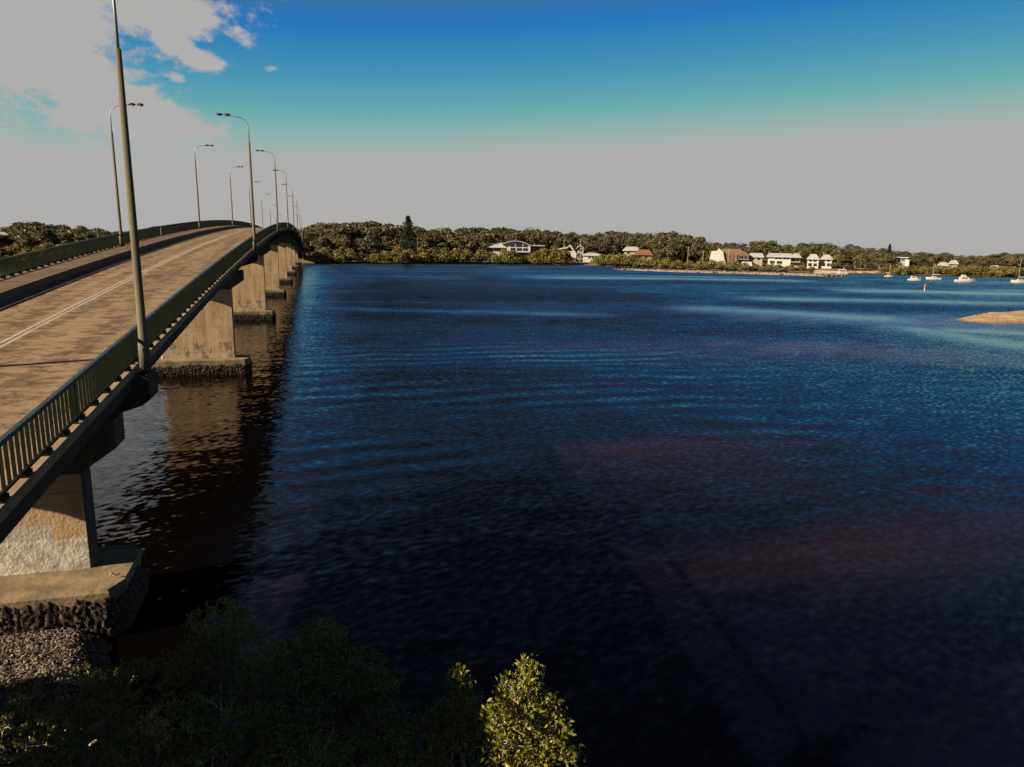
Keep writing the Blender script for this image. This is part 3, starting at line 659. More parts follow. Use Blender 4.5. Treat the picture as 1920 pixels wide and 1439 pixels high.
# ------------------------------------------------------------------ far vegetation
rng = np.random.default_rng(23)
def quads(C, Nn, size):                       # ragged leaf clumps as tilted four-sided faces
    n = len(C); a = rng.normal(size=(n,3)); t1 = np.cross(Nn, a); t1 /= np.linalg.norm(t1, axis=1)[:,None]+1e-9; t2 = np.cross(Nn, t1)
    s = (size*(.6+.8*rng.random(n)))[:,None]; asp = (.5+.5*rng.random(n))[:,None]
    V = np.stack([C-t1*s, C-t2*s*asp+.25*s*Nn, C+t1*s, C+t2*s*asp-.25*s*Nn], 1).reshape(-1,3)
    return V
def lobes_cloud(L, per, size):
    Vs = []
    for (cx, cy, cz, rx, ry, rz) in L:
        d = rng.normal(size=(per,3)); d /= np.linalg.norm(d, axis=1)[:,None]; d[:,2] = np.where(d[:,2] < -.55, -d[:,2], d[:,2])
        r = (.72+.38*rng.random(per))[:,None]; P = np.array([cx,cy,cz])+d*r*np.array([rx,ry,rz])
        Nn = d+.75*rng.normal(size=(per,3)); Nn /= np.linalg.norm(Nn, axis=1)[:,None]
        Vs.append(quads(P, Nn, size))
    return np.concatenate(Vs)
def qfaces(V): return np.arange(len(V)).reshape(-1,4)
# crowns are modelled at a height of 10 m
def gum_crown(spread=1., base=.38, nl=13):
    L = []
    for k in range(nl):
        a = rng.uniform(0, 6.28); q = rng.random()**.6; h = rng.uniform(base, .93); rad = 3.6*spread*q*(1-.55*max(0, h-.5)/.5)
        s = rng.uniform(.8,1.5)*(1.1-.35*q); L.append((rad*math.cos(a), rad*math.sin(a), 10*h, 1.35*s*spread, 1.35*s*spread, .95*s))
    L.append((0,0,8.6,1.9*spread,1.9*spread,1.3))
    return lobes_cloud(L, 100, .32)
def gum_trunk():
    m = MB(); m.tube([(0,0,-.6),(.15,.1,2.5),(-.1,.2,5),(.1,0,7.5)], [.28,.22,.16,.08], 6)
    for k in range(5):
        a = rng.uniform(0,6.28); z = rng.uniform(2.6,5); m.tube([(0,.1,z),(1.1*math.cos(a),1.1*math.sin(a),z+1.3),(2.3*math.cos(a),2.3*math.sin(a),z+3.)], [.13,.09,.04], 5)
    return m
def mang_crown():
    L = []
    for k in range(12):
        a = rng.uniform(0,6.28); q = rng.random()**.5; rad = 5.6*q; h = rng.uniform(.22,.80)*(1-.35*q); s = rng.uniform(.8,1.25)
        L.append((rad*math.cos(a), rad*math.sin(a), 10*h, 2.6*s, 2.6*s, 2.0*s))
    L.append((0,0,7.0,3.0,3.0,2.6)); L.append((0,0,3.,5.6,5.6,2.9))
    return lobes_cloud(L, 130, .42)
def dense_crown():
    L = [(0,0,6.2,3.2,3.2,3.4)]
    for k in range(10):
        a = rng.uniform(0,6.28); h = rng.uniform(.2,.85); rad = 2.9*math.sin(math.pi*min(1,(h+.1)))**.6; s = rng.uniform(.7,1.2)
        L.append((rad*math.cos(a), rad*math.sin(a), 10*h, 1.6*s, 1.6*s, 1.5*s))
    return lobes_cloud(L, 125, .32)
def pine_crown():
    Vs = []
    for k in range(17):
        z = 1.6+8.1*k/16; R0 = 2.5*(1-(z-1.2)/9.2)**.85*(1+.12*rng.normal())
        for j in range(9):
            a = 6.28*j/9+rng.uniform(0,.7); n = 9; t = np.linspace(.12, 1, n)
            P = np.stack([R0*t*math.cos(a), R0*t*math.sin(a), z+.25*R0*t**2-.1+0*t], 1)+.08*rng.normal(size=(n,3))
            Nn = np.tile([0,0,1.], (n,1))+.6*rng.normal(size=(n,3)); Nn /= np.linalg.norm(Nn, axis=1)[:,None]; Vs.append(quads(P, Nn, .22))
    return np.concatenate(Vs)
GUMS = [gum_crown(1.,.38), gum_crown(1.15,.32,15), gum_crown(.85,.45,11), gum_crown(1.05,.25,16), gum_crown(.95,.5,10)]
MANGS = [mang_crown() for _ in range(4)]; DENS = [dense_crown() for _ in range(3)]
TRUNKS = [gum_trunk() for _ in range(3)]
gum_me = [fast_mesh('crown', v, qfaces(v), MT['gum']) for v in GUMS]
gumd_me = [fast_mesh('crown', v, qfaces(v), MT['gum_dark']) for v in GUMS[:3]+DENS]
mang_me = [fast_mesh('crown', v, qfaces(v), MT['mangrove']) for v in MANGS]
dry_me = fast_mesh('crown', MANGS[0], qfaces(MANGS[0]), MT['dry'])
pv = pine_crown(); pine_me = fast_mesh('crown', pv, qfaces(pv), MT['pine'])
trunk_me = [t.mesh('trunk', MT['palebark']) for t in TRUNKS]
mm = MB()
for k in range(6):
    a = k*1.05; mm.tube([(.5*math.cos(a),.5*math.sin(a),-.8),(1.6*math.cos(a),1.6*math.sin(a),2.5),(3*math.cos(a),3*math.sin(a),5.)], [.22,.16,.08], 5)
mtrunk_me = mm.mesh('trunk', MT['darkbark'])
pm = MB(); pm.tube([(0,0,-.6),(0,0,5),(0,0,9.9)], [.22,.15,.03], 6); ptrunk_me = pm.mesh('trunk', MT['darkbark'])
def off_ground(px, r): return land_z(r-shore_r(px))
def plant(name, px, ytop, r, crown, trunk, label, cat, group=None, wide=1.):
    p = at_r(px, ytop, r); g0 = off_ground(px, r); h = max(2., p[2]-g0)
    root = empty(name, (p[0], p[1], g0-.05), rng.uniform(0, 6.28)); tag(root, label, cat, group)
    c = link('crown', crown, root); t = link('trunk', trunk, root)
    k = h/10.; c.scale = t.scale = (k*wide, k*wide, k)
    return root
TOPS = [(-60,430),(0,429),(30,424),(52,416),(75,424),(110,427),(160,430),(200,433),(240,437),(270,434),(300,430),(330,428),(400,430),(540,432),(570,430),(600,420),(640,422),(700,421),(760,427),(800,430),(860,434),(900,431),(950,431),(1000,431),(1050,439),(1100,441),(1150,438),(1200,441),(1250,438),(1300,446),(1330,453),(1360,459),(1400,458),(1430,453),(1480,459),(1530,458),(1600,464),(1650,469),(1700,474),(1760,476),(1800,481),(1850,479),(1920,475),(2050,474)]
def top_y(px): return float(np.interp(px, [a for a, _ in TOPS], [b for _, b in TOPS]))
ZONES = [(560,760,'between the bridge and the tall pine'), (760,905,'between the tall pine and the arched white house'), (905,1090,'behind the arched white house'), (1090,1330,'behind the orange-roofed house'),
         (1330,1570,'behind the row of houses above the spit'), (1570,1700,'above the small beach'), (1700,2000,'behind the moored boats')]
def zone(px):
    for a, b_, t in ZONES:
        if a <= px < b_: return t
    return 'beyond the left side of the bridge'
# backing woods: one mass
def woods(px0, px1, name, label):
    Vs = []
    px = px0
    while px < px1:
        for row, (dr, drop) in enumerate([(150,-1), (105,2), (72,6), (46,11), (98,22)]):
            x = px+rng.uniform(-8,8); r = shore_r(x)+dr+rng.uniform(-12,12); y = top_y(x)+drop+rng.uniform(-1.5,3.5)
            p = at_r(x, y, r); g0 = off_ground(x, r); h = max(2.5, p[2]-g0)
            src = MANGS[rng.integers(0, 4)] if drop == 22 else (GUMS+DENS)[rng.integers(0, 8)]; q = src.reshape(-1,4,3); q = q[rng.random(len(q)) < .62]
            k = h/10.*1.08; wd = k*(max(1.25, min(1.9, 12./h)) if drop != 22 else 1.); a = rng.uniform(0,6.28); ca, sa = math.cos(a), math.sin(a)
            v = q.reshape(-1,3); v = np.stack([(v[:,0]*ca-v[:,1]*sa)*wd+p[0], (v[:,0]*sa+v[:,1]*ca)*wd+p[1], v[:,2]*k+g0], 1); Vs.append(v)
        px += 15
    V = np.concatenate(Vs); o = link(name, fast_mesh(name, V, qfaces(V), MT['gum_dark'])); tag(o, label, 'woods', kind='stuff')
woods(556, 2010, 'woods', 'unbroken dark wood behind the far shore on the right of the bridge')
woods(-80, 420, 'woods', 'unbroken dark wood behind the far shore on the left of the bridge')
# gum trees that can be told apart at the front of the woods
def gum_row(px0, px1, step, dr, drop):
    px = px0
    while px < px1:
        x = px+rng.uniform(-.3,.3)*step; dark = rng.random() < .45
        if dark: plant('tree', x, top_y(x)+drop+rng.uniform(-2,7), shore_r(x)+dr+rng.uniform(-8,8), gumd_me[rng.integers(0,6)], trunk_me[rng.integers(0,3)],
                       'dark bushy tree '+zone(x), 'tree', 'dark trees '+zone(x), rng.uniform(1.15,1.5))
        else: plant('gum_tree', x, top_y(x)+drop+rng.uniform(-2,7), shore_r(x)+dr+rng.uniform(-8,8), gum_me[rng.integers(0,5)], trunk_me[rng.integers(0,3)],
                    'olive gum tree with open crown '+zone(x), 'tree', 'gum trees '+zone(x), rng.uniform(1.1,1.5))
        px += step
gum_row(574, 892, 19, 44, 4); gum_row(570, 850, 26, 20, 18)
gum_row(905, 1240, 21, 66, 5); gum_row(1240, 1570, 21, 92, 4); gum_row(1575, 1670, 15, 24, 6); gum_row(1572, 1668, 17, 14, 16); gum_row(1690, 1990, 30, 46, 4)
gum_row(-30, 250, 24, 60, 4); gum_row(-30, 250, 26, 35, 16)
for (px, y, dr, sc, lab) in [(1250,446,60,1.3,'large dark spreading tree between the orange roof and the tall white gable'), (1285,456,84,1.2,'dark tree right of the big spreading tree by the white gable'),
                             (1840,488,12,1.6,'dark rounded tree above the mangroves behind the cruiser')]:
    plant('tree', px, y, shore_r(px)+dr, gumd_me[3+rng.integers(0,3)], trunk_me[0], lab, 'tree', None, sc)
plant('gum_tree', 940, 446, shore_r(940)+58, gum_me[2], trunk_me[0], 'pale-trunked gum tree directly behind the arched white house', 'tree', None, 1.)
plant('gum_tree', 866, 461, shore_r(866)+12, gum_me[2], trunk_me[1], 'sparse gum tree just left of the arched white house', 'tree', None, .9)
plant('norfolk_pine', 765, 404, shore_r(765)+9, pine_me, ptrunk_me, 'tall dark conical pine towering over the far wood', 'tree', None, 1.15)
plant('norfolk_pine', 1669, 457, shore_r(1669)+95, pine_me, ptrunk_me, 'small distant conical pine rising over the wood behind the boats', 'tree')
plant('scrub_bush', 757, 455, shore_r(757)+16, dry_me, mtrunk_me, 'reddish dry bush above the mangroves below the tall pine', 'bush', None, 1.6)
# mangroves on the waterline
def mang(px, y, dr, where, wide=1.):
    plant('mangrove', px, y, shore_r(px)+dr, mang_me[rng.integers(0,4)], mtrunk_me, 'olive mangrove bush at the water\'s edge '+where, 'mangrove', 'mangroves '+where, wide)
for px, y in [(592,472),(612,462),(634,466),(655,465),(676,472),(700,474),(722,468),(744,464),(768,466),(790,463),(812,464),(834,463),(855,465),(876,467),(900,468),(922,472),(945,467),(963,468)]:
    mang(px, y+rng.uniform(-1,1), -.5+rng.uniform(0,2.5), 'between the bridge and the arched white house', 1.15)
for px, y in [(985,478),(1004,471),(1022,464),(1042,463),(1060,467)]:
    mang(px, y, -.5+rng.uniform(0,2.5), 'right of the arched white house', 1.1)
for px, y in [(1128,478),(1146,476),(1166,475),(1186,478),(1206,482),(1228,483),(1250,483),(1272,487),(1292,488),(1312,489),(1334,490),(1354,492),(1376,493),(1398,496),(1418,499),(1440,500),(1462,499),(1484,500),(1504,501),(1522,503)]:
    mang(px, y-(4 if px > 1320 else 1)+rng.uniform(-1,1), 0+rng.uniform(0,3), 'behind the rock spit', 1.35)
px = 1662
while px < 2000:
    mang(px, 497+.012*(px-1662)+rng.uniform(-2,2), -.5+rng.uniform(0,4), 'behind the moored boats', 1.35); px += 14.5
px = -40
while px < 240:
    mang(px, 462+rng.uniform(-5,6)-.10*max(0, px-60), 6+rng.uniform(0,8), 'beyond the left side of the bridge', 1.3)
    if rng.random() < .7: mang(px+9, 474+rng.uniform(-4,4)-.10*max(0, px-60), 2, 'beyond the left side of the bridge', 1.2)
    px += 22

# ------------------------------------------------------------------ houses
class Site:
    def __init__(s, name, px0, px1, r, ybase, label, cat='house'):
        s.r = r = rr((px0+px1)/2, r); a = at_r(px0, ybase, r); b_ = at_r(px1, ybase, r); s.mid = (px0+px1)/2; s.w = math.hypot(b_[0]-a[0], b_[1]-a[1]); s.ppm = (px1-px0)/s.w
        o = (a+b_)/2; s.z0 = min(o[2], off_ground(s.mid, r))-.1
        s.yaw = math.atan2(b_[1]-a[1], b_[0]-a[0]); s.root = empty(name, (o[0], o[1], s.z0), s.yaw); tag(s.root, label, cat)
    def x(s, px): return (px-s.mid)/s.ppm
    def z(s, py, px=None): return at_r(px or s.mid, py, s.r)[2]-s.z0
    def box(s, name, px0, px1, pyt, pyb, y0, y1, mat, parent=None):
        m = MB(); m.box(s.x(px0), s.x(px1), y0, y1, s.z(pyb) if pyb else 0., s.z(pyt)); return m.build(name, mat, parent or s.root)
    def poly(s, name, pts, y0, y1, mat, parent=None):
        m = MB(); m.prism([(s.x(a), s.z(b_)) for a, b_ in pts], y0, y1); return m.build(name, mat, parent or s.root)
    def hip(s, name, px0, px1, pye, pyr, y0, y1, mat, inset=.28, parent=None):
        x0, x1, ze, zr = s.x(px0), s.x(px1), s.z(pye), s.z(pyr); i = (x1-x0)*inset; ym = (y0+y1)/2
        m = MB(); m.add([(x0,y0,ze),(x1,y0,ze),(x1,y1,ze),(x0,y1,ze),(x0+i,ym,zr),(x1-i,ym,zr),(x0,y0,ze-.25),(x1,y0,ze-.25),(x1,y1,ze-.25),(x0,y1,ze-.25)],
                        [(0,1,5,4),(1,2,5),(2,3,4,5),(3,0,4),(6,7,1,0),(7,8,2,1),(8,9,3,2),(9,6,0,3),(9,8,7,6)]); return m.build(name, mat, parent or s.root)
    def win(s, rects, wall, y=-.03, mat=None):
        for (a, b_, c, d) in rects:
            m = MB(); m.box(s.x(a)-.08, s.x(c)+.08, y-.05, y+.02, s.z(d)-.08, s.z(b_)+.08); w = m.build('window', MT['white'], wall)
            m = MB(); m.box(s.x(a), s.x(c), y-.09, y-.051, s.z(d), s.z(b_)); m.build('pane', mat or MT['glass'], w)

# arched white house
h = Site('white_house', 898, 1020, 418, 484, 'large white house with an arched roof and tall glazed front')
w = h.box('wall', 902, 946, 464, None, 0, 12, MT['white']); h.hip('roof', 898, 950, 464.5, 454.5, -1.2, 13, MT['whiteroof'], .22); h.win([(913,466,924,472),(926,466,940,472)], w)
arc = [(941+ (994-941)*t, 462-10.5*math.sin(math.pi*(.12+.80*t))) for t in np.linspace(0,1,15)]
w = h.poly('wall', [(994,484),(950,484),(950,462)]+[(a, b_+1.4) for a, b_ in arc[2:]], -2.5, 11, MT['white'])
h.poly('roof', arc+[(a, b_+1.2) for a, b_ in arc[::-1]], -4, 11.6, MT['whiteroof'])
ga = [(956+33*t, 463.3-7.4*math.sin(math.pi*(.06+.80*t))) for t in np.linspace(0,1,10)]
gl_ = h.poly('window', ga+[(989,463),(956,463)], -2.64, -2.505, MT['glass'], w)
for px in (966, 980): h.box('mullion', px-.6, px+.6, 455.6, 463, -2.72, -2.645, MT['white'], gl_)
h.win([(957,465.2,966,470.5),(968.5,465.2,978,470.5),(980,465.2,989,470.5)], w, -2.53); h.win([(973,473.5,990,483)], w, -2.53)
h.box('balcony', 955, 992, 471.5, 473., -4.2, -2.51, MT['white'])
w2 = h.box('side_wing', 994.5, 1018, 463, None, 1, 11, MT['brick']); h.box('wing_roof', 993, 1021, 459.5, 461, -.8, 12, MT['whiteroof']); h.win([(997,465,1005,471),(1007,465,1015,471)], w2, .97)
# white gables behind the bush
h = Site('white_house', 1040, 1082, 404, 486, 'white steep-gabled house half hidden behind a big mangrove')
w = h.box('wall', 1042, 1080, 471, None, 0, 9, MT['white']); h.poly('roof', [(1038,469),(1064,463),(1068,458.5),(1082,477),(1080,478),(1067,462),(1064,465.5),(1038,471)], -1, 10, MT['whiteroof']); h.win([(1048,473,1055,479),(1062,472,1068,478)], w)
h = Site('white_house', 1080, 1096, 420, 480, 'small white gabled house peeping between trees beside the steep-gabled one')
w = h.box('wall', 1082, 1094, 465, None, 0, 8, MT['cream']); h.poly('roof', [(1079,466.5),(1087,459),(1096,466),(1096,467),(1087,461),(1079,468)], -1, 9, MT['whiteroof']); h.win([(1085,467,1091,471)], w)
# low shed
h = Site('boat_shed', 1092, 1128, 392, 489, 'low white shed with gently curved roof on the lawn by the water', 'shed')
w = h.box('wall', 1093, 1127, 479.5, None, 0, 8, MT['white']); h.poly('roof', [(1091,480)]+[(1091+36*t, 479.5-5*math.sin(math.pi*(.1+.75*t))) for t in np.linspace(0,1,9)]+[(1127,480.5)], -.8, 8.6, MT['whiteroof']); h.win([(1103,482,1107,485),(1109,482,1113,485),(1115,482,1119,485)], w)
# orange roof
h = Site('cottage', 1188, 1224, 372, 489, 'yellow cottage with an orange tiled roof among the trees')
w = h.box('wall', 1191, 1221, 477, None, 0, 9, MT['yellow']); h.hip('roof', 1188, 1224, 478, 468.5, -1, 10, MT['orangeroof'], .2); h.win([(1196,480,1202,484),(1208,480,1214,484)], w)
h = Site('pale_house', 1168, 1198, 384, 484, 'pale house with a low whitish roof left of the orange-roofed cottage')
w = h.box('wall', 1170, 1196, 469, None, 0, 9, MT['cream']); h.hip('roof', 1166, 1200, 470, 463, -1, 10, MT['whiteroof'], .2); h.win([(1175,472,1180,476)], w)
# white gable and brick house
h = Site('brick_house', 1326, 1406, 356, 498, 'brown-roofed brick house with a tall plain white gable end')
w = h.poly('gable_wall', [(1363,500),(1328,500),(1331,478),(1333,472),(1343,471),(1346,466),(1355,474),(1357,484)], -.4, .8, MT['white'])
b_ = h.box('wall', 1353, 1403, 477, None, .9, 11, MT['brick']); h.hip('roof', 1332, 1406, 478, 467, .85, 13, MT['brownroof'], .3)
h.win([(1384,480,1390,485),(1393,480,1400,485),(1384,488,1390,494)], b_, .87); h.box('veranda', 1380, 1404, 486, 487, -1.2, .85, MT['timber'])
h = Site('pale_house', 1402, 1432, 354, 495, 'small pale-roofed house between the brick house and the long white one')
w = h.box('wall', 1404, 1429, 481, None, 0, 8, MT['cream']); h.hip('roof', 1401, 1432, 482, 475, -1, 9, MT['whiteroof'], .15); h.win([(1409,484,1414,488),(1419,484,1424,488)], w)
# long white house
h = Site('white_house', 1436, 1502, 347, 498, 'long two-storey white house with a row of windows and a veranda')
w = h.box('wall', 1439, 1482, 481, None, 0, 10, MT['white']); h.hip('roof', 1435, 1486, 482, 475.5, -1.2, 11, MT['whiteroof'], .08); h.win([(1452,483,1458,486.5),(1459,483,1465,486.5),(1468,483,1473,486.5),(1474,483,1479,486.5),(1443,490,1452,495),(1456,490,1466,495)], w)
w = h.box('wing', 1482.5, 1499, 483, None, 2., 10, MT['cream']); h.hip('roof', 1480, 1502, 482, 475, -.8, 11, MT['whiteroof'], .3); h.win([(1484,485,1490,490),(1492,485,1497,490)], w, 1.97)
h.box('balcony', 1481, 1500, 490.5, 491.5, -1., 1.9, MT['white'])
# two white hip roofs
for a, b_, t, lab in [(1511,1536,477,'white house with hipped roof, left of the pair above the jetty'), (1536,1561,478,'white house with hipped roof, right of the pair above the jetty')]:
    h = Site('white_house', a, b_, 340, 500, lab); w = h.box('wall', a+2, b_-2, 485.5, None, 0, 8, MT['white']); h.hip('roof', a, b_, 486, t, -1, 9, MT['whiteroof'], .3); h.win([(a+5,487.5,a+10,491),(a+13,487.5,a+19,491),(a+4,494,a+11,499.5),(a+14,494,a+20,499.5)], w)
# right side
h = Site('modern_house', 1667, 1706, 372, 499, 'blue and white flat-roofed house among the trees behind the boats')
w = h.box('wall', 1677, 1700, 484, None, 0, 9, MT['bluegrey']); h.box('white_tower', 1668.5, 1676.5, 482.5, None, -.6, 8, MT['white']); h.box('white_bay', 1697, 1704, 487, None, -.8, 8, MT['white']); h.box('roof', 1675, 1702, 482.4, 483.9, -.9, 9.5, MT['whiteroof']); h.win([(1680,486,1687,489),(1689,486,1695,489)], w)
for a, b_, t, e, lab in [(1756,1778,492,497,'low house with a pale roof showing above the mangroves behind the mast'), (1776,1796,488.5,494,'house with a white pitched roof, right of the low pale roof'), (1853,1876,498,503,'small white-roofed hut low among the mangroves on the right')]:
    h = Site('cottage', a, b_, 356, 508, lab); w = h.box('wall', a+2, b_-2, e, None, 0, 7, MT['cream']); h.hip('roof', a, b_, e+.5, t, -1, 8, MT['whiteroof'], .25); h.win([(a+5,e+2,a+9,e+5)], w)
h = Site('cottage', -8, 17, 425, 455, 'pale-roofed cottage in the trees at the far left'); w = h.box('wall', -6, 15, 440, None, 0, 8, MT['cream']); h.hip('roof', -9, 18, 441, 435.5, -1, 9, MT['whiteroof'], .25); h.win([(2,442,6,445)], w)

# power poles
for (px, yt, yb, r, lab) in [(783,446,470,408,'slim power pole against the wood right of the tall pine'), (1058,450,470,406,'power pole behind the steep-gabled white house'), (1089,451,476,402,'pale power pole above the low white shed'), (1152,450,476,398,'power pole midway between the shed and the orange roof'),
                             (1291,463,489,362,'power pole left of the tall white gable'), (1319,470,491,358,'short power pole just left of the white gable'), (1367,467,493,352,'thick pale power pole in front of the brown roof'), (1381,471,494,352,'power pole at the right end of the brick house'),
                             (1500,472,496,350,'power pole at the right end of the long white house'), (1545,473,498,346,'power pole between the paired white houses')]:
    r = rr(px, r); p = at_r(px, yt, r); g0 = off_ground(px, r); pr = empty('power_pole', (p[0], p[1], g0), az_of(px)*-1); tag(pr, lab, 'power pole', 'power poles on the far shore')
    hh = p[2]-g0; m = MB(); m.tube([(0,0,-.3),(0,0,hh)], [.24,.17], 7); m.build('pole', MT['palebark'], pr)
    m = MB(); m.box(-.9,.9,-.07,.07,hh-.6,hh-.45); m.build('crossarm', MT['timber'], pr)

# parked caravan and car by the houses
r_ = rr(1400,345); p = at_r(1400, 496, r_); cv_ = empty('caravan', (p[0], p[1], off_ground(1400,r_)), -az_of(1400)); tag(cv_, 'white caravan parked among the mangroves below the brick house', 'caravan')
m = MB(); m.prism([(-2.6,.5),(2.5,.5),(2.7,1.2),(2.3,2.7),(-2.3,2.75),(-2.7,1.6)], -1.1, 1.1); cb = m.build('body', MT['white'], cv_)
m = MB(); m.box(-1.5,-.3,-1.14,-1.105,1.5,2.1); m.build('window', MT['glass'], cb)
for y in (-1.,1.):
    m = MB(); m.tube([(0,y-.1,.33),(0,y+.1,.33)], .33, 12); m.build('wheel', MT['rubber'], cv_)
r_ = rr(1448,342); p = at_r(1448, 500, r_); car = make_ute(MT['silver']); car.location = (p[0], p[1], off_ground(1448,r_)); car.rotation_euler = (0,0,-az_of(1448)+.2); tag(car, 'grey utility truck parked below the long white house', 'truck')

# jetty
a, b_ = at_z(1527, 517.5), at_z(1588, 520); L = math.hypot(*(b_-a)[:2]); jt = empty('jetty', (a[0], a[1], 0), math.atan2(b_[1]-a[1], b_[0]-a[0])); tag(jt, 'timber jetty with white railings at the end of the spit', 'jetty')
m = MB(); m.box(0, L, -1.2, 1.2, .95, 1.15); m.build('deck', MT['timber'], jt)
for k in range(6):
    for y in (-1., 1.):
        m = MB(); m.tube([(L*(k+.3)/6.2, y, -1.5),(L*(k+.3)/6.2, y, 1.5)], .14, 7); m.build('pile', MT['timber'], jt)
for y in (-1.1, 1.1):
    m = MB(); m.box(0, L, y-.05, y+.05, 2.05, 2.17); m.box(0, L, y-.04, y+.04, 1.55, 1.63)
    for k in range(15): m.box(L*k/14-.04, L*k/14+.04, y-.04, y+.04, 1.15, 2.1)
    m.build('railing', MT['white'], jt)
m = MB(); m.box(L-3.4, L-.2, -1.1, 1.1, 2.9, 3.05)
for x in (L-3.3, L-.3):
    for y in (-1., 1.): m.box(x-.06, x+.06, y-.06, y+.06, 1.15, 2.9)
m.build('shelter', MT['white'], jt)

# ------------------------------------------------------------------ boats
def hull_mesh(L, B, Hh):
    V = []; F = []; N = 9; prof = [(0,-.35),(.55,-.3),(.86,.1),(1.,.62),(.97,1.)]
    for i in range(N):
        t = i/(N-1); w = B/2*(1-max(0,(t-.45)/.55)**2.2)*(.9+.1*min(1, t*4)); sh_ = 1+.28*t*t
        xs = -L/2+L*t
        ring = [(xs+.10*L*max(0, q)*(t**4)*.6, y*w, q*Hh*(sh_ if q > 0 else 1-.8*t**3)) for y, q in prof]
        V += [(x, -y, z) for x, y, z in ring[::-1]]+ring[1:]
    n = 9
    for i in range(N-1):
        for k in range(n-1): F.append((i*n+k, i*n+k+1, (i+1)*n+k+1, (i+1)*n+k))
        F.append((i*n+n-1, i*n, (i+1)*n, (i+1)*n+n-1))
    F += [tuple(range(n-1,-1,-1)), tuple(range((N-1)*n, N*n))]
    m = MB(); m.add(V, F); return m
def boat(px, py, Lm, ang, label, kind, mast=0., name='sailing_boat', cat='boat'):
    Lm *= .69; mast *= .92
    p = at_z(px, py); rt = empty(name, (p[0], p[1], 0), ang); tag(rt, label, cat, 'boats moored off the far shore')
    B = Lm*.32; Hh = Lm*.115+.15
    hull_mesh(Lm, B, Hh).build('hull', MT['white'], rt)
    m = MB()
    if kind == 'sail':
        m.prism([(-.18*Lm,Hh*.95),(.2*Lm,Hh*1.05),(.1*Lm,Hh+.5),(-.16*Lm,Hh+.55)], -B*.27, B*.27); c = m.build('cabin', MT['white'], rt)
        for y in (-1,1): m = MB(); m.box(-.12*Lm,.08*Lm,y*B*.27+(-.03 if y < 0 else .004),y*B*.27+(-.004 if y < 0 else .03),Hh+.15,Hh+.36); m.build('window', MT['glass'], c)
        m = MB(); m.tube([(.08*Lm,0,Hh*.9),(.08*Lm,0,mast)], [.09,.06], 6); m.build('mast', MT['steel'], rt)
        m = MB(); m.tube([(.08*Lm,0,Hh+1.3),(-.38*Lm,0,Hh+1.25)], .13, 6); m.build('boom', MT['white'], rt)
    else:
        m.prism([(-.30*Lm,Hh*.9),(.26*Lm,Hh*1.1),(.10*Lm,Hh+.95),(-.28*Lm,Hh+1.0)], -B*.36, B*.36); c = m.build('cabin', MT['white'], rt)
        for y in (-1,1): m = MB(); m.box(-.22*Lm,.08*Lm,y*B*.36+(-.03 if y < 0 else .004),y*B*.36+(-.004 if y < 0 else .03),Hh+.45,Hh+.78); m.build('window', MT['glass'], c)
        if kind == 'cruiser':
            m = MB(); m.prism([(-.22*Lm,Hh+1.02),(.05*Lm,Hh+1.02),(-.02*Lm,Hh+1.75),(-.2*Lm,Hh+1.8)], -B*.28, B*.28); m.build('flybridge', MT['white'], rt)
        m = MB(); m.tube([(.30*Lm,-B*.2,Hh*1.2),(.46*Lm,0,Hh*1.3+.55),(.30*Lm,B*.2,Hh*1.2)], .03, 5); m.build('bow_rail', MT['steel'], rt)
boat(1666, 519.5, 4.6, -.5, 'small white sailing boat moored nearest the beach', 'sail', 6.0)
boat(1714, 526.5, 6.4, -.55, 'small white motor boat between the two masted boats', 'motor', name='motor_boat')
boat(1750, 524.5, 7.6, 2.7, 'white sailing boat with a mast in the middle of the moorings', 'sail', 7.2)
boat(1809, 529.5, 9.6, -.45, 'large white motor cruiser with a flybridge', 'cruiser', name='motor_cruiser')
boat(1911, 530.5, 8.2, 2.75, 'white sailing boat with a tall mast at the right edge', 'sail', 9.5)
p = at_z(1733.5, 545); bc = empty('channel_beacon', (p[0], p[1], 0)); tag(bc, 'red channel beacon standing in the water before the boats', 'beacon')
m = MB(); m.tube([(0,0,-2),(0,0,1.2)], .16, 8); m.build('pile', MT['white'], bc)
m = MB(); m.tube([(0,0,.75),(0,0,1.65)], .34, 10); m.tube([(0,0,1.65),(0,0,2.2)], [.12,.10], 8); m.build('topmark', MT['red'], bc)

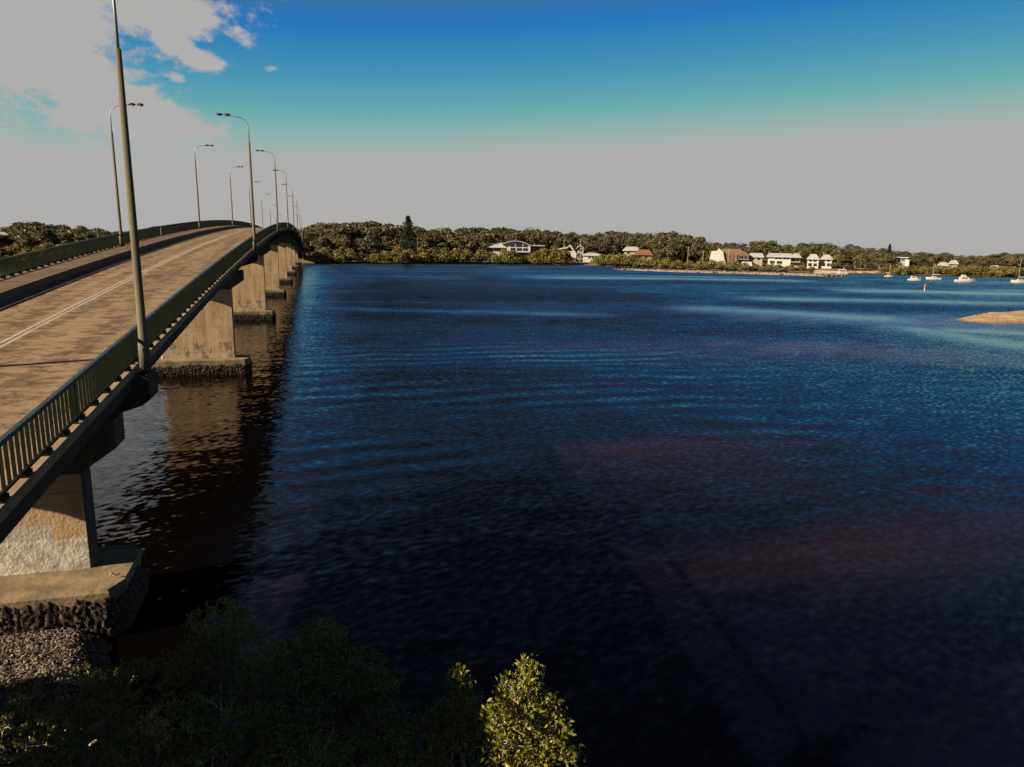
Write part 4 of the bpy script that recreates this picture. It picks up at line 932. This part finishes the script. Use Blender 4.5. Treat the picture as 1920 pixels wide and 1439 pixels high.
# ------------------------------------------------------------------ mangrove shrubs in the foreground
def shrub(label, lobes, base, ntips, leafL, mat, seed, group=None, rose=8):
    """lobes: ((x,y,z),(rx,ry,rz),share) in metres; twigs grow from the base to tips inside them, each tip carries a rosette of leaves"""
    g = np.random.default_rng(seed); base = np.array(base, float)
    tips = []
    tot = sum(l[2] for l in lobes)
    for c, r, sh_ in lobes:
        n = int(ntips*sh_/tot); d = g.normal(size=(n,3)); d /= np.linalg.norm(d, axis=1)[:,None]; rad = (.35+.65*g.random(n)**.5)[:,None]
        P = np.array(c)+d*rad*np.array(r); tips.append(P[P[:,2] > base[2]+.3])
    T = np.concatenate(tips); T = T[np.argsort(np.linalg.norm(T-base, axis=1))]
    nodes = [base.copy()]; par = [-1]; A = np.empty((len(T)*3+80, 3)); A[0] = base; nn = 1
    for c, r, sh_ in lobes:                      # main stems towards each lobe
        q = np.array(c)-np.array([0,0,r[2]*.4]); last = 0
        for t in (.3,.6,.85,1.):
            pt = base+(q-base)*t+np.array([0,0,-.35*math.sin(math.pi*t)*0])+g.normal(size=3)*.10; A[nn] = pt; par.append(last); last = nn; nn += 1
    for P in T:
        d = A[:nn]-P; cost = np.sqrt((d*d).sum(1))+np.maximum(0, d[:,2])*1.5; i = int(np.argmin(cost)); v = P-A[i]; L = np.linalg.norm(v)
        if L > .5:
            A[nn] = A[i]+v*.5+g.normal(size=3)*.09*L+np.array([0,0,-.06*L]); par.append(i); i = nn; nn += 1
        A[nn] = P; par.append(i); nn += 1
    A = A[:nn]; par = np.array(par); wgt = np.ones(nn)
    for i in range(nn-1, 0, -1): wgt[par[i]] += wgt[i]
    rad = np.clip(.0045*wgt**.46, .0055, .08)
    idx = np.arange(1, nn); a = A[par[idx]]; b = A[idx]; ra = np.minimum(rad[par[idx]], rad[idx]*1.6)[:,None]; rb_ = rad[idx][:,None]
    d = b-a; d /= np.linalg.norm(d, axis=1)[:,None]+1e-9; e1 = np.cross(d, g.normal(size=d.shape)); e1 /= np.linalg.norm(e1, axis=1)[:,None]+1e-9; e2 = np.cross(d, e1)
    k = 4; ring = []
    for (P, rr) in ((a, ra), (b, rb_)):
        for j in range(k): ring.append(P+rr*(math.cos(6.283*j/k)*e1+math.sin(6.283*j/k)*e2))
    V = np.stack(ring, 1).reshape(-1,3); o = np.arange(len(idx))[:,None]*8
    F = np.concatenate([o+np.array([[j,(j+1)%k,(j+1)%k+k,j+k]]) for j in range(k)])
    root = empty('mangrove_shrub', tuple(base)); tag(root, label, 'shrub', group)
    t = link('trunk', fast_mesh('trunk', V-base, F, MT['bark']), root)
    # leaves
    n = len(T)*rose; P = np.repeat(T, rose, 0); tw = np.repeat(A[par[-1]]*0+0, 1) if False else None
    cen = np.array([np.average([l[0] for l in lobes], axis=0)])
    out = P-cen; out /= np.linalg.norm(out, axis=1)[:,None]+1e-9
    ax = g.normal(size=(n,3))*.85+out*.45+np.array([0,0,.55]); ax /= np.linalg.norm(ax, axis=1)[:,None]
    P = P+g.normal(size=(n,3))*.05*leafL/.09
    side = np.cross(ax, g.normal(size=(n,3))); side /= np.linalg.norm(side, axis=1)[:,None]; nor = np.cross(side, ax)
    Ls = (leafL*(.7+.6*g.random(n)))[:,None]; Wd = Ls*.23
    V = np.stack([P, P+ax*Ls*.45-side*Wd+nor*Ls*.06, P+ax*Ls-nor*Ls*.06, P+ax*Ls*.45+side*Wd+nor*Ls*.06], 1).reshape(-1,3); o = np.arange(n)[:,None]*4
    F = np.concatenate([o+np.array([[0,1,2]]), o+np.array([[0,2,3]])])
    link('crown', fast_mesh('crown', V-base, F, mat), root)
    return root
def lob(px, py, z, rx, rz, sh_=1., ry=None):
    p = at_z(px, py, z); return ((p[0], p[1], p[2]), (rx, ry or rx*.9, rz), sh_)
def foot(px, py, z=0.1):
    p = at_z(px, py, z); return (p[0], p[1], float(bank_h(p[0], p[1]))-.1)
NL = MT['near_leaf']
shrub('tall dark mangrove shrub beside the oyster-shell bed', [lob(410,1180,3.0,.95,.7,1.2), lob(450,1225,2.6,.9,.7), lob(370,1245,2.4,.9,.6), lob(420,1290,2.0,1.1,.6)], foot(415,1345), 620, .095, NL, 11)
shrub('biggest shaded mangrove shrub with bare grey stems in the middle of the bank', [lob(605,1205,3.6,.62,.5,.8), lob(580,1250,3.2,1.0,.6,1.4), lob(660,1265,3.1,.9,.55,1.), lob(510,1275,2.9,.9,.6,1.1), lob(700,1290,3.0,.55,.4,.6), lob(590,1330,2.6,1.2,.55,1.2), lob(690,1340,2.5,.65,.45,.6)], foot(590,1420), 1150, .098, NL, 12)
shrub('low dark mangrove shrub spreading over the bottom left corner', [lob(120,1310,1.8,1.4,.5), lob(60,1380,1.8,1.4,.5), lob(200,1370,2.0,1.3,.6), lob(250,1290,1.7,1.2,.5), lob(140,1430,2.,1.3,.5)], foot(130,1430), 900, .09, NL, 13)
shrub('leafy mangrove shrub along the bottom edge with bright green tips', [lob(330,1370,2.6,1.0,.55), lob(420,1400,2.8,1.0,.6), lob(500,1385,2.8,.9,.6), lob(560,1425,3.,.9,.5), lob(270,1425,2.4,1.,.5)], foot(400,1480), 950, .098, NL, 14)
shrub('thin low mangrove shrub between the big shaded one and the sunlit one', [lob(700,1395,2.5,.8,.5), lob(790,1390,2.4,.8,.5), lob(650,1425,2.6,.8,.5), lob(760,1430,2.7,.8,.5)], foot(740,1490), 560, .095, NL, 15)
shrub('slender upright mangrove sapling just left of the sunlit shrub', [lob(862,1285,3.6,.28,.4,.7), lob(870,1340,3.0,.5,.5), lob(840,1350,2.8,.5,.4,.8), lob(905,1370,2.8,.45,.5), lob(860,1410,2.6,.7,.5)], foot(870,1470), 380, .095, NL, 16)
shrub('sunlit yellow-green mangrove shrub standing out against the dark water', [lob(988,1268,4.8,.30,.34,.8), lob(958,1292,4.5,.26,.30,.6), lob(985,1322,4.2,.42,.36,1.1), lob(1030,1330,4.1,.28,.28,.6), lob(935,1340,4.1,.26,.32,.6), lob(960,1365,3.9,.40,.34,.9),
      lob(1005,1375,3.8,.44,.30,1.), lob(1045,1372,3.9,.22,.24,.35), lob(1035,1408,3.6,.34,.16,.6), lob(1068,1416,3.6,.20,.12,.3), lob(955,1412,3.6,.46,.30,1.), lob(1000,1432,3.5,.4,.2,.6)], foot(985,1520), 410, .108, NL, 17, rose=7)
shrub('small yellowing mangrove sprig catching the sun at the lower left', [lob(285,1365,3.6,.26,.26,1.), lob(300,1380,3.5,.2,.2,.5)], foot(285,1480), 34, .11, MT['dry_leaf'], 18)
# unseen trees added left of the bridge to shade the lower left bank
for x, y, h in [(-23., 13.0, 12.2), (-22.2, 6.8, 11.2), (-22.8, 2., 11.5)]:
    r_ = empty('tree', (x, y, 0.2), x); tag(r_, 'dense tree added out of view left of the bridge to shade the bank', 'tree', 'added shade trees on the near bank')
    c = link('crown', gumd_me[4], r_); t = link('trunk', trunk_me[0], r_); c.scale = t.scale = (h/10*1.25, h/10*1.25, h/10)
